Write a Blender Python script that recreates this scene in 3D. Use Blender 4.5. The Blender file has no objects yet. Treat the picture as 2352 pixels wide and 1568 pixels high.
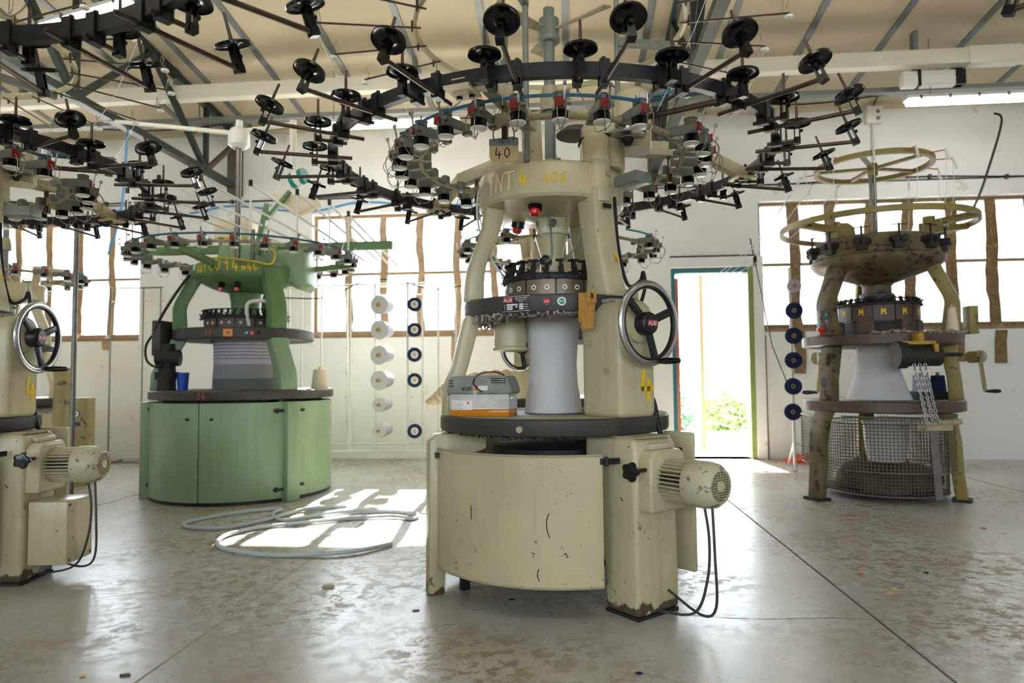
import bpy, math, random
from mathutils import Vector, Matrix
S = bpy.context.scene
COL = S.collection
PI = math.pi
rad = math.radians
random.seed(7)

# ------------------------------------------------------------------ camera
def look(yaw, tilt, roll):
    f = Vector((-math.sin(yaw)*math.cos(tilt), math.cos(yaw)*math.cos(tilt), math.sin(tilt)))
    r0 = f.cross(Vector((0, 0, 1))).normalized(); u0 = r0.cross(f)
    r = math.cos(roll)*r0 - math.sin(roll)*u0; u = math.cos(roll)*u0 + math.sin(roll)*r0
    return Matrix((r, u, -f)).transposed().to_4x4()
cd = bpy.data.cameras.new('camera'); cam = bpy.data.objects.new('camera', cd); COL.objects.link(cam)
cd.lens = 24; cd.sensor_width = 36; cd.clip_end = 200; cd.clip_start = .02
cam.matrix_world = Matrix.Translation((0, 0, 1.0)) @ look(rad(5.0), rad(2.9), .009)
cd.dof.use_dof = True; cd.dof.focus_distance = 3.0; cd.dof.aperture_fstop = 2.4
S.camera = cam

# ------------------------------------------------------------------ sky, sun, exposure
W = bpy.data.worlds.new('world'); S.world = W; W.use_nodes = True
bg = W.node_tree.nodes['Background']; bg.inputs['Color'].default_value = (.80, .90, 1, 1); bg.inputs['Strength'].default_value = 4.2
sd = bpy.data.lights.new('sun', 'SUN'); sun = bpy.data.objects.new('sun', sd); COL.objects.link(sun)
sd.energy = 22; sd.angle = rad(.6); sd.color = (1, .95, .86)
sdir = Vector((.075, -1, -.67)); sun.rotation_euler = sdir.to_track_quat('-Z', 'Y').to_euler(); sun.location = (-3, 20, 14)
vs = S.view_settings; vs.view_transform = 'Standard'; vs.look = 'None'; vs.gamma = 1; vs.exposure = 1.42; vs.use_curve_mapping = False
S.cycles.max_bounces = 6; S.cycles.diffuse_bounces = 3; S.cycles.glossy_bounces = 3; S.cycles.transmission_bounces = 4; S.cycles.transparent_max_bounces = 6
S.cycles.use_light_tree = False; S.cycles.use_adaptive_sampling = True; S.cycles.adaptive_threshold = .1; S.cycles.caustics_reflective = False; S.cycles.caustics_refractive = False
S.cycles.sample_clamp_indirect = 12

def portal(x0, x1, z0, z1, y, inward):
    l = bpy.data.lights.new('window_portal', 'AREA'); l.shape = 'RECTANGLE'; l.size = x1-x0; l.size_y = z1-z0
    o = bpy.data.objects.new('window_portal', l); COL.objects.link(o); l.cycles.is_portal = True
    o.location = ((x0+x1)/2, y, (z0+z1)/2); o.rotation_euler = Vector((0, inward, 0)).to_track_quat('-Z', 'Z').to_euler()
portal(-7.75, -5.54, 1.5, 3.06, 8.56, -1); portal(-3.25, 0, 1.5, 3.06, 8.56, -1); portal(2.24, 6.3, 1.5, 3.06, 8.56, -1); portal(1.2, 2.16, 0, 2.28, 8.56, -1)
for x in (-7.5, -3.3, .9, 5.1): portal(x-1.6, x+1.6, 1.2, 3.4, -6.3, 1)

# ------------------------------------------------------------------ materials
def lin(c):
    return tuple(((v/255)/12.92 if v/255 <= .04045 else ((v/255+.055)/1.055)**2.4) for v in c) + (1,)
MATS = {}
def mat(name, rgb, rough=.5, metal=0, vary=.0, vscale=6, dirt=None, dirt_amt=.0, dirt_scale=14, bump=0, bscale=120, spec=.5, trans=0, ior=1.45, alpha=1, coat=0, emit=None, estr=0, specks=None, streak=0, foot=False):
    m = bpy.data.materials.new(name); m.use_nodes = True; nt = m.node_tree; N = nt.nodes; L = nt.links
    b = N['Principled BSDF']; col = lin(rgb)
    b.inputs['Base Color'].default_value = col; b.inputs['Roughness'].default_value = rough; b.inputs['Metallic'].default_value = metal
    b.inputs['Specular IOR Level'].default_value = spec; b.inputs['Transmission Weight'].default_value = trans; b.inputs['IOR'].default_value = ior
    b.inputs['Alpha'].default_value = alpha; b.inputs['Coat Weight'].default_value = coat
    if emit: b.inputs['Emission Color'].default_value = lin(emit); b.inputs['Emission Strength'].default_value = estr
    if vary or dirt or bump or specks or streak:
        tc = N.new('ShaderNodeTexCoord'); src = tc.outputs['Object']
    out = None
    if vary:
        n = N.new('ShaderNodeTexNoise'); n.inputs['Scale'].default_value = vscale; n.inputs['Detail'].default_value = 3; L.new(src, n.inputs['Vector'])
        r = N.new('ShaderNodeMapRange'); r.inputs['From Min'].default_value = .3; r.inputs['From Max'].default_value = .7; r.inputs['To Min'].default_value = 1-vary; r.inputs['To Max'].default_value = 1+vary*.6
        L.new(n.outputs['Fac'], r.inputs['Value'])
        x = N.new('ShaderNodeVectorMath'); x.operation = 'SCALE'; x.inputs[0].default_value = col[:3]; L.new(r.outputs['Result'], x.inputs['Scale']); out = x.outputs['Vector']
    if dirt:
        n = N.new('ShaderNodeTexNoise'); n.inputs['Scale'].default_value = dirt_scale; n.inputs['Detail'].default_value = 5; n.inputs['Roughness'].default_value = .7; L.new(src, n.inputs['Vector'])
        r = N.new('ShaderNodeMapRange'); t = .5+(.5-dirt_amt)*.5; r.inputs['From Min'].default_value = t; r.inputs['From Max'].default_value = t+.04; L.new(n.outputs['Fac'], r.inputs['Value'])
        x = N.new('ShaderNodeMix'); x.data_type = 'RGBA'; L.new(r.outputs['Result'], x.inputs['Factor'])
        if out: L.new(out, x.inputs['A'])
        else: x.inputs['A'].default_value = col
        x.inputs['B'].default_value = lin(dirt); out = x.outputs['Result']
    if streak:
        mp = N.new('ShaderNodeMapping'); mp.inputs['Scale'].default_value = (28, 28, 2.2); L.new(src, mp.inputs['Vector'])
        n = N.new('ShaderNodeTexNoise'); n.inputs['Scale'].default_value = 1; n.inputs['Detail'].default_value = 4; L.new(mp.outputs['Vector'], n.inputs['Vector'])
        r = N.new('ShaderNodeMapRange'); r.inputs['From Min'].default_value = .52; r.inputs['From Max'].default_value = .75; r.inputs['To Max'].default_value = streak; L.new(n.outputs['Fac'], r.inputs['Value'])
        x = N.new('ShaderNodeMix'); x.data_type = 'RGBA'; L.new(r.outputs['Result'], x.inputs['Factor'])
        if out: L.new(out, x.inputs['A'])
        else: x.inputs['A'].default_value = col
        x.inputs['B'].default_value = lin((112, 96, 66)); out = x.outputs['Result']
    if specks:
        n = N.new('ShaderNodeTexNoise'); n.inputs['Scale'].default_value = 75; n.inputs['Detail'].default_value = 3; L.new(src, n.inputs['Vector'])
        r = N.new('ShaderNodeMapRange'); r.inputs['From Min'].default_value = .735; r.inputs['From Max'].default_value = .75; L.new(n.outputs['Fac'], r.inputs['Value'])
        x = N.new('ShaderNodeMix'); x.data_type = 'RGBA'; L.new(r.outputs['Result'], x.inputs['Factor'])
        if out: L.new(out, x.inputs['A'])
        else: x.inputs['A'].default_value = col
        x.inputs['B'].default_value = lin(specks); out = x.outputs['Result']
    if foot:   # scuffed, grimy band where the foot meets the floor
        sp = N.new('ShaderNodeSeparateXYZ'); L.new(src, sp.inputs[0]); n = N.new('ShaderNodeTexNoise'); n.inputs['Scale'].default_value = 14; n.inputs['Detail'].default_value = 8; L.new(src, n.inputs['Vector'])
        a = N.new('ShaderNodeMath'); a.operation = 'MULTIPLY_ADD'; L.new(n.outputs['Fac'], a.inputs[0]); a.inputs[1].default_value = -.22; L.new(sp.outputs['Z'], a.inputs[2])
        r = N.new('ShaderNodeMapRange'); r.inputs['From Min'].default_value = -.06; r.inputs['From Max'].default_value = -.072; L.new(a.outputs[0], r.inputs['Value'])
        x = N.new('ShaderNodeMix'); x.data_type = 'RGBA'; L.new(r.outputs['Result'], x.inputs['Factor']); L.new(out, x.inputs['A']); x.inputs['B'].default_value = lin((86, 74, 56)); out = x.outputs['Result']
    if out: L.new(out, b.inputs['Base Color'])
    if bump:
        n = N.new('ShaderNodeTexNoise'); n.inputs['Scale'].default_value = bscale; n.inputs['Detail'].default_value = 1.5; L.new(src, n.inputs['Vector'])
        p = N.new('ShaderNodeBump'); p.inputs['Strength'].default_value = bump; p.inputs['Distance'].default_value = .01; L.new(n.outputs['Fac'], p.inputs['Height']); L.new(p.outputs['Normal'], b.inputs['Normal'])
    MATS[name] = m; return m
mat('beige', (198, 187, 150), .28, vary=.1, vscale=3, dirt=(84, 74, 58), dirt_amt=.2, dirt_scale=16, bump=.05, bscale=60, specks=(62, 54, 44), streak=.16)
mat('beige_foot', (198, 187, 150), .28, vary=.1, vscale=3, dirt=(84, 74, 58), dirt_amt=.22, dirt_scale=13, bump=.05, bscale=60, specks=(62, 54, 44), streak=.22, foot=True)
mat('beige_chipped', (196, 188, 156), .36, vary=.06, vscale=5, dirt=(105, 110, 108), dirt_amt=.36, dirt_scale=22, bump=.08)
mat('beige_dusty', (176, 165, 134), .7, vary=.16, vscale=14, dirt=(120, 110, 88), dirt_amt=.3, dirt_scale=30, bump=.3, bscale=200)
mat('dark_iron', (66, 63, 60), .45, vary=.2, vscale=9, dirt=(105, 98, 88), dirt_amt=.18, dirt_scale=25, bump=.15, bscale=150)
mat('black_iron', (30, 30, 33), .35, vary=.25, vscale=20, bump=.1)
mat('ring_bar', (46, 46, 48), .34, vary=.2, vscale=15, metal=.3)
mat('black_plastic', (16, 16, 18), .22)
mat('black_rubber', (22, 22, 24), .6)
mat('rod_steel', (92, 78, 68), .35, metal=.8, vary=.3, vscale=30)
mat('steel', (190, 190, 190), .28, metal=1, vary=.1, vscale=12)
mat('steel_dull', (130, 127, 120), .45, metal=.8, vary=.2, vscale=18)
mat('cam_steel', (124, 108, 86), .36, metal=.4, vary=.22, vscale=12)
mat('grime_and_shade', (40, 36, 33), .6, vary=.4, vscale=40, dirt=(95, 88, 80), dirt_amt=.25, dirt_scale=60)
mat('lint', (176, 166, 156), .95, vary=.3, vscale=50, bump=.6, bscale=300)
mat('feeder_grey', (122, 126, 116), .42, vary=.15, vscale=30)
mat('red_cap', (146, 26, 20), .35)
mat('white_plastic', (232, 230, 224), .35)
mat('belt_blue', (28, 86, 108), .5)
mat('belt_teal', (30, 140, 130), .5)
mat('wire', (150, 146, 138), .35, metal=.9)
mat('green_paint', (140, 166, 131), .3, streak=.25, vary=.08, vscale=2.5, dirt=(110, 135, 100), dirt_amt=.12, dirt_scale=9, bump=.06, bscale=50)
mat('green_dark', (100, 132, 84), .42, vary=.12, vscale=5)
mat('olive', (150, 134, 74), .45, vary=.2, vscale=6, dirt=(78, 66, 48), dirt_amt=.32, dirt_scale=12)
mat('olive_grime', (112, 97, 66), .5, vary=.3, vscale=8, dirt=(52, 44, 36), dirt_amt=.42, dirt_scale=11)
mat('brown_iron', (92, 74, 62), .42, vary=.25, vscale=7, dirt=(60, 50, 44), dirt_amt=.3)
mat('yellow_bracket', (190, 150, 40), .45, vary=.2, vscale=20, dirt=(60, 50, 30), dirt_amt=.3)
mat('yellow_paint', (240, 200, 30), .55)
mat('cream_chalk', (238, 226, 180), .7)
mat('yellow_chalk', (214, 186, 48), .7)
mat('orange_chalk', (200, 90, 50), .7)
mat('black_ink', (30, 28, 28), .7)
mat('fabric_white', (222, 219, 218), .85, vary=.04, vscale=8, bump=.2, bscale=500)
mat('fabric_cream', (226, 206, 172), .9, vary=.1, vscale=18, bump=.4, bscale=90)
mat('tan_cloth', (196, 146, 72), .9, vary=.15, vscale=60, bump=.5, bscale=300)
mat('cone_white', (196, 193, 201), .8, bump=.25, bscale=260)
mat('cone_navy', (24, 36, 78), .8, bump=.25, bscale=260)
mat('cone_cream', (232, 216, 188), .8, bump=.2, bscale=260)
mat('cone_core', (196, 170, 130), .7)
mat('tube_white', (232, 232, 228), .35)
mat('rack_paint', (222, 221, 212), .45, vary=.1, dirt=(150, 110, 60), dirt_amt=.14, dirt_scale=20)
mat('wall_paint', (236, 236, 233), .8, vary=.04, vscale=1.2, dirt=(220, 214, 204), dirt_amt=.22, dirt_scale=3, bump=.1, bscale=40)
mat('ceiling_panel', (202, 189, 162), .85, vary=.06, vscale=1.6, bump=.15, bscale=90)
mat('batten', (122, 126, 126), .5, metal=.3, vary=.1)
mat('truss_green', (36, 48, 42), .5, vary=.15, vscale=4)
mat('truss_brown', (92, 82, 66), .6, vary=.2, vscale=4)
mat('trunking', (228, 224, 208), .5, vary=.03)
mat('frame_wood', (150, 124, 92), .6, vary=.2, vscale=10)
mat('tape_backlit', (168, 140, 106), .4, vary=.2, vscale=14, dirt=(150, 112, 66), dirt_amt=.3, dirt_scale=30)  # same brown tape, lightened in colour as if lit from behind
mat('tape', (122, 98, 62), .35, vary=.25, vscale=14, dirt=(176, 146, 96), dirt_amt=.35, dirt_scale=40)
mat('door_green', (140, 156, 92), .5, vary=.12, vscale=5)
mat('door_teal', (46, 112, 128), .5, vary=.1)
mat('rust_orange', (208, 110, 74), .6, vary=.15, vscale=12)
mat('lamp_body', (214, 218, 214), .5)
mat('lamp_glow', (255, 250, 240), .4, emit=(255, 250, 240), estr=8)
mat('cable_black', (18, 18, 20), .5); mat('cable_grey', (70, 68, 66), .55)
mat('cable_blue', (70, 150, 210), .5)
mat('tray_zinc', (130, 132, 130), .45, metal=.6)
mat('plastic_clear', (244, 244, 242), .15, alpha=.38)
mat('oil', (226, 142, 26), .12, trans=.25, ior=1.35)
mat('grey_plastic', (140, 142, 134), .55, vary=.15, vscale=16, dirt=(190, 184, 170), dirt_amt=.3, dirt_scale=18)
mat('paper_white', (236, 234, 228), .7)
mat('card_tan', (186, 160, 110), .8, vary=.08, vscale=20)
mat('card_grey', (118, 120, 120), .8, vary=.08, vscale=20)
mat('button_red', (214, 40, 26), .25, coat=.5)
mat('button_green', (20, 150, 105), .25, coat=.5)
mat('plate_black', (24, 22, 26), .35)
mat('plate_red', (150, 30, 30), .4)
mat('plate_silver', (226, 222, 226), .3, metal=.2)
mat('orange_plate', (240, 150, 40), .4)
mat('blue_plastic', (30, 80, 190), .35)
mat('orange_plastic', (240, 84, 30), .4)
mat('hose', (190, 202, 204), .4)
mat('concrete_out', (214, 206, 194), .8, vary=.08, vscale=1.2)
mat('leaf_green', (158, 186, 130), .6, vary=.25, vscale=3)
mat('leaf_dark', (120, 152, 128), .6, vary=.25, vscale=3)
mat('bark', (96, 78, 58), .8)
mat('shed_grey', (208, 212, 216), .7, vary=.05, vscale=1)
mat('bucket', (230, 230, 226), .4)
mat('mesh_wire', (128, 120, 102), .5, metal=.4)
mat('dark_cloth', (96, 88, 76), .9, vary=.3, vscale=12)

# glass pane: mostly see-through with a slight gloss and film
def pane_mat(name, film):
    m = bpy.data.materials.new(name); m.use_nodes = True; nt = m.node_tree; N = nt.nodes; L = nt.links
    for n in list(N):
        if n.type != 'OUTPUT_MATERIAL': N.remove(n)
    o = N['Material Output']; t = N.new('ShaderNodeBsdfTransparent'); t.inputs['Color'].default_value = (.96, .97, .98, 1)
    g = N.new('ShaderNodeBsdfGlossy'); g.inputs['Roughness'].default_value = .05; g.inputs['Color'].default_value = (.9, .9, .9, 1)
    tr = N.new('ShaderNodeBsdfTranslucent'); tr.inputs['Color'].default_value = (.9, .92, .95, 1)
    tc = N.new('ShaderNodeTexCoord'); mp = N.new('ShaderNodeMapping'); mp.inputs['Scale'].default_value = (7, 7, .8); L.new(tc.outputs['Object'], mp.inputs['Vector'])
    nz = N.new('ShaderNodeTexNoise'); nz.inputs['Scale'].default_value = 3; nz.inputs['Detail'].default_value = 5; L.new(mp.outputs['Vector'], nz.inputs['Vector'])
    mr = N.new('ShaderNodeMapRange'); mr.inputs['To Min'].default_value = film*.6; mr.inputs['To Max'].default_value = min(1, film*1.4); L.new(nz.outputs['Fac'], mr.inputs['Value'])
    m1 = N.new('ShaderNodeMixShader'); m1.inputs['Fac'].default_value = film
    if film > .2: L.new(mr.outputs['Result'], m1.inputs['Fac'])
    L.new(t.outputs[0], m1.inputs[1]); L.new(tr.outputs[0], m1.inputs[2])
    m2 = N.new('ShaderNodeMixShader'); m2.inputs['Fac'].default_value = .05; L.new(m1.outputs[0], m2.inputs[1]); L.new(g.outputs[0], m2.inputs[2]); L.new(m2.outputs[0], o.inputs['Surface'])
    MATS[name] = m
pane_mat('glass', .06); pane_mat('glass_film', .5)

# floor: worn, painted, half-polished concrete
def floor_mat():
    m = bpy.data.materials.new('floor_concrete'); m.use_nodes = True; nt = m.node_tree; N = nt.nodes; L = nt.links; b = N['Principled BSDF']
    ge = N.new('ShaderNodeNewGeometry')
    def noise(sc, det=8, ro=.6, stretch=None, dist=0):
        n = N.new('ShaderNodeTexNoise'); n.inputs['Scale'].default_value = sc; n.inputs['Detail'].default_value = det; n.inputs['Roughness'].default_value = ro; n.inputs['Distortion'].default_value = dist
        if stretch:
            mp = N.new('ShaderNodeMapping'); mp.inputs['Scale'].default_value = stretch; L.new(ge.outputs['Position'], mp.inputs['Vector']); L.new(mp.outputs['Vector'], n.inputs['Vector'])
        else: L.new(ge.outputs['Position'], n.inputs['Vector'])
        return n.outputs['Fac']
    def rng(v, a, c, lo=0, hi=1):
        r = N.new('ShaderNodeMapRange'); r.inputs['From Min'].default_value = a; r.inputs['From Max'].default_value = c; r.inputs['To Min'].default_value = lo; r.inputs['To Max'].default_value = hi; L.new(v, r.inputs['Value']); return r.outputs['Result']
    def mix(f, a, c):
        x = N.new('ShaderNodeMix'); x.data_type = 'RGBA'; L.new(f, x.inputs['Factor'])
        for k, v in (('A', a), ('B', c)):
            if isinstance(v, tuple): x.inputs[k].default_value = v
            else: L.new(v, x.inputs[k])
        return x.outputs['Result']
    def mul(a, c):
        x = N.new('ShaderNodeMath'); x.operation = 'MULTIPLY'; L.new(a, x.inputs[0]); L.new(c, x.inputs[1]); return x.outputs[0]
    big = noise(.55, 4); stain = noise(1.6, 6, .6, None, .4); wear = noise(13, 10, .7, None, .25); fine = noise(60, 3); region = noise(.8, 3, .5, None, .3)
    base = mix(rng(big, .35, .65), lin((176, 175, 166)), lin((196, 196, 190)))
    base = mix(rng(stain, .46, .7, 0, .7), base, lin((168, 150, 120)))
    worn = mul(rng(wear, .495, .545, 0, .9), rng(region, .42, .58))
    base = mix(worn, base, lin((136, 117, 86)))
    pale = mul(rng(noise(15, 9, .68, None, .3), .53, .6, 0, .8), rng(noise(.9, 2), .5, .62))
    base = mix(pale, base, lin((206, 217, 216)))
    base = mix(rng(fine, .55, .75, 0, .25), base, lin((110, 104, 92)))
    specks = rng(noise(85, 2, .5), .72, .74)
    base = mix(specks, base, lin((70, 64, 56)))
    L.new(base, b.inputs['Base Color'])
    r1 = N.new('ShaderNodeMath'); r1.operation = 'ADD'; L.new(rng(wear, .3, .7, .25, .34), r1.inputs[0]); L.new(mul(worn, rng(fine, 0, 1, .15, .2)), r1.inputs[1]); L.new(r1.outputs[0], b.inputs['Roughness'])
    bp = N.new('ShaderNodeBump'); bp.inputs['Strength'].default_value = .05; bp.inputs['Distance'].default_value = .002; L.new(wear, bp.inputs['Height']); L.new(bp.outputs['Normal'], b.inputs['Normal'])
    b.inputs['Specular IOR Level'].default_value = .8
    MATS['floor_concrete'] = m
floor_mat()

# striped grey jersey of the green machine
def stripe_mat():
    m = bpy.data.materials.new('fabric_striped'); m.use_nodes = True; nt = m.node_tree; N = nt.nodes; L = nt.links; b = N['Principled BSDF']; b.inputs['Roughness'].default_value = .85
    tc = N.new('ShaderNodeTexCoord'); sp = N.new('ShaderNodeSeparateXYZ'); L.new(tc.outputs['Object'], sp.inputs[0])
    def math_(op, a, c):
        x = N.new('ShaderNodeMath'); x.operation = op
        for i, v in ((0, a), (1, c)):
            if isinstance(v, (int, float)): x.inputs[i].default_value = v
            else: L.new(v, x.inputs[i])
        return x.outputs[0]
    z = sp.outputs['Z']; fr = math_('FRACT', math_('MULTIPLY', z, 34.0), 0); line = math_('MULTIPLY', math_('GREATER_THAN', fr, .8), math_('GREATER_THAN', z, 1.16))
    up = math_('GREATER_THAN', z, 1.125); low = math_('LESS_THAN', z, 1.0)
    def mix(f, a, c):
        x = N.new('ShaderNodeMix'); x.data_type = 'RGBA'; L.new(f, x.inputs['Factor'])
        for k, v in (('A', a), ('B', c)):
            if isinstance(v, tuple): x.inputs[k].default_value = v
            else: L.new(v, x.inputs[k])
        return x.outputs['Result']
    c = mix(up, lin((158, 160, 156)), lin((206, 200, 212))); c = mix(low, c, lin((112, 118, 112))); c = mix(line, c, lin((104, 98, 112)))
    L.new(c, b.inputs['Base Color']); MATS['fabric_striped'] = m
stripe_mat()

# ------------------------------------------------------------------ mesh helpers
class MB:
    def __init__(s): s.v = []; s.f = []
    def add(s, vs_, fs):
        o = len(s.v); s.v += [tuple(p) for p in vs_]; s.f += [tuple(i+o for i in f) for f in fs]; return s
    def box(s, c, d, rz=0, M=None):
        x, y, z = (k/2 for k in d); pts = [Vector(p) for p in ((-x, -y, -z), (x, -y, -z), (x, y, -z), (-x, y, -z), (-x, -y, z), (x, -y, z), (x, y, z), (-x, y, z))]
        R = M if M else Matrix.Rotation(rz, 3, 'Z')
        return s.add([R @ p + Vector(c) for p in pts], [(0, 3, 2, 1), (4, 5, 6, 7), (0, 1, 5, 4), (1, 2, 6, 5), (2, 3, 7, 6), (3, 0, 4, 7)])
    def bx(s, x0, x1, y0, y1, z0, z1): return s.box(((x0+x1)/2, (y0+y1)/2, (z0+z1)/2), (x1-x0, y1-y0, z1-z0))
    def beam(s, p, q, w, h, up=(0, 0, 1)):
        p = Vector(p); q = Vector(q); d = q-p; a = d.normalized(); u = Vector(up); r = a.cross(u)
        if r.length < 1e-5: r = a.cross(Vector((1, 0, 0)))
        r.normalize(); u = r.cross(a)
        return s.box((p+q)/2, (d.length, w, h), M=Matrix((a, -r, u)).transposed())
    def cyl(s, p, q, r0, r1=None, n=14, caps=True):
        r1 = r0 if r1 is None else r1; p = Vector(p); q = Vector(q); a = (q-p).normalized()
        t = Vector((0, 0, 1)) if abs(a.z) < .9 else Vector((1, 0, 0)); u = a.cross(t).normalized(); w = a.cross(u)
        vs_ = []
        for c, r in ((p, r0), (q, r1)):
            for i in range(n):
                g = 2*PI*i/n; vs_.append(c + r*(math.cos(g)*u + math.sin(g)*w))
        fs = [(i, n+i, n+(i+1) % n, (i+1) % n) for i in range(n)]
        if caps: fs += [tuple(range(n)), tuple(range(2*n-1, n-1, -1))]
        return s.add(vs_, fs)
    def tube(s, pts, r, n=8, closed=False):
        P = [Vector(p) for p in pts]; k = len(P); rs = r if isinstance(r, (list, tuple)) else [r]*k
        T = []
        for i in range(k):
            a = P[(i+1) % k] if (closed or i < k-1) else P[i]; c = P[i-1] if (closed or i > 0) else P[i]; T.append((a-c).normalized())
        t = Vector((0, 0, 1)) if abs(T[0].z) < .9 else Vector((1, 0, 0)); u = T[0].cross(t).normalized(); vs_ = []
        for i in range(k):
            u = (u - T[i]*u.dot(T[i])); u = u.normalized() if u.length > 1e-6 else T[i].orthogonal().normalized(); w = T[i].cross(u)
            for j in range(n):
                g = 2*PI*j/n; vs_.append(P[i] + rs[i]*(math.cos(g)*u + math.sin(g)*w))
        fs = []
        for i in range(k if closed else k-1):
            i2 = (i+1) % k
            for j in range(n): fs.append((i*n+j, i*n+(j+1) % n, i2*n+(j+1) % n, i2*n+j))
        if not closed: fs += [tuple(range(n-1, -1, -1)), tuple((k-1)*n+j for j in range(n))]
        return s.add(vs_, fs)
    def lathe(s, prof, n=40, M=None, a0=0, a1=2*PI, loop=False):
        full = abs(a1-a0-2*PI) < 1e-6; m = n if full else n+1; k = len(prof); vs_ = []
        for i in range(m):
            g = a0+(a1-a0)*i/n
            for r, z in prof: vs_.append(Vector((r*math.cos(g), r*math.sin(g), z)))
        if M: vs_ = [M @ v for v in vs_]
        fs = []
        for i in range(n):
            i2 = (i+1) % m
            for j in range(k if loop else k-1):
                j2 = (j+1) % k; fs.append((i*k+j, i2*k+j, i2*k+j2, i*k+j2))
        if not full and loop: fs += [tuple(range(k-1, -1, -1)), tuple((m-1)*k+j for j in range(k))]
        return s.add(vs_, fs)
    def ring(s, r0, r1, z0, z1, n=64, a0=0, a1=2*PI): return s.lathe([(r0, z0), (r1, z0), (r1, z1), (r0, z1)], n, None, a0, a1, True)
    def ext(s, poly, o, u, v, w):
        o = Vector(o); u = Vector(u); v = Vector(v); w = Vector(w); n = len(poly)
        vs_ = [o+a*u+c*v for a, c in poly] + [o+a*u+c*v+w for a, c in poly]
        return s.add(vs_, [tuple(range(n-1, -1, -1)), tuple(range(n, 2*n))] + [(i, (i+1) % n, n+(i+1) % n, n+i) for i in range(n)])
    def mesh(s, name, m, sm=38, bevel=0, seg=2):
        me = bpy.data.meshes.new(name); me.from_pydata(s.v, [], s.f); me.materials.append(MATS[m] if isinstance(m, str) else m)
        import bmesh
        bm = bmesh.new(); bm.from_mesh(me); bmesh.ops.recalc_face_normals(bm, faces=bm.faces)
        if bevel:
            es = [e for e in bm.edges if e.is_manifold and e.calc_face_angle(0) > rad(40)]
            if es: bmesh.ops.bevel(bm, geom=es, offset=bevel, segments=seg, profile=.5, affect='EDGES', clamp_overlap=True)
            sm = max(sm, 32)
        bm.to_mesh(me); bm.free()
        if sm:
            me.polygons.foreach_set('use_smooth', [True]*len(me.polygons)); me.set_sharp_from_angle(angle=rad(sm))
        return me
    def obj(s, name, m, parent=None, sm=38, bevel=0, seg=2):
        return link(name, s.mesh(name, m, sm, bevel, seg), parent)
def link(name, me, parent=None, bevel=0, seg=2, M=None):
    o = bpy.data.objects.new(name, me); COL.objects.link(o); o.parent = parent
    if M: o.matrix_local = M
    return o
def thing(name, label, cat, loc=(0, 0, 0), rz=0, group=None):
    o = bpy.data.objects.new(name, None); COL.objects.link(o); o.location = loc; o.rotation_euler = (0, 0, rz); o.empty_display_size = .1
    o['label'] = label; o['category'] = cat
    if group: o['group'] = group
    return o
def tag(o, label, cat, group=None):
    o['label'] = label; o['category'] = cat
    if group: o['group'] = group
    return o
def struct(o, label=None, cat=None):
    o['kind'] = 'structure'
    if label: o['label'] = label
    if cat: o['category'] = cat
    return o
def copy_tree(o, parent=None):
    c = o.copy(); COL.objects.link(c); c.parent = parent
    for ch in list(o.children): copy_tree(ch, c)
    return c
def pol(r, a, z=0): return Vector((r*math.cos(a), r*math.sin(a), z))
def spline(pts, m=8, closed=False):
    P = [Vector(p) for p in pts]; n = len(P); out = []
    for i in range(n if closed else n-1):
        p0 = P[i-1] if (closed or i > 0) else P[0]; p1 = P[i]; p2 = P[(i+1) % n]; p3 = P[(i+2) % n] if (closed or i+2 < n) else P[-1]
        for k in range(m):
            t = k/m; out.append(.5*((2*p1)+(p2-p0)*t+(2*p0-5*p1+4*p2-p3)*t*t+(3*p1-p0-3*p2+p3)*t**3))
    if not closed: out.append(P[-1])
    return out
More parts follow.
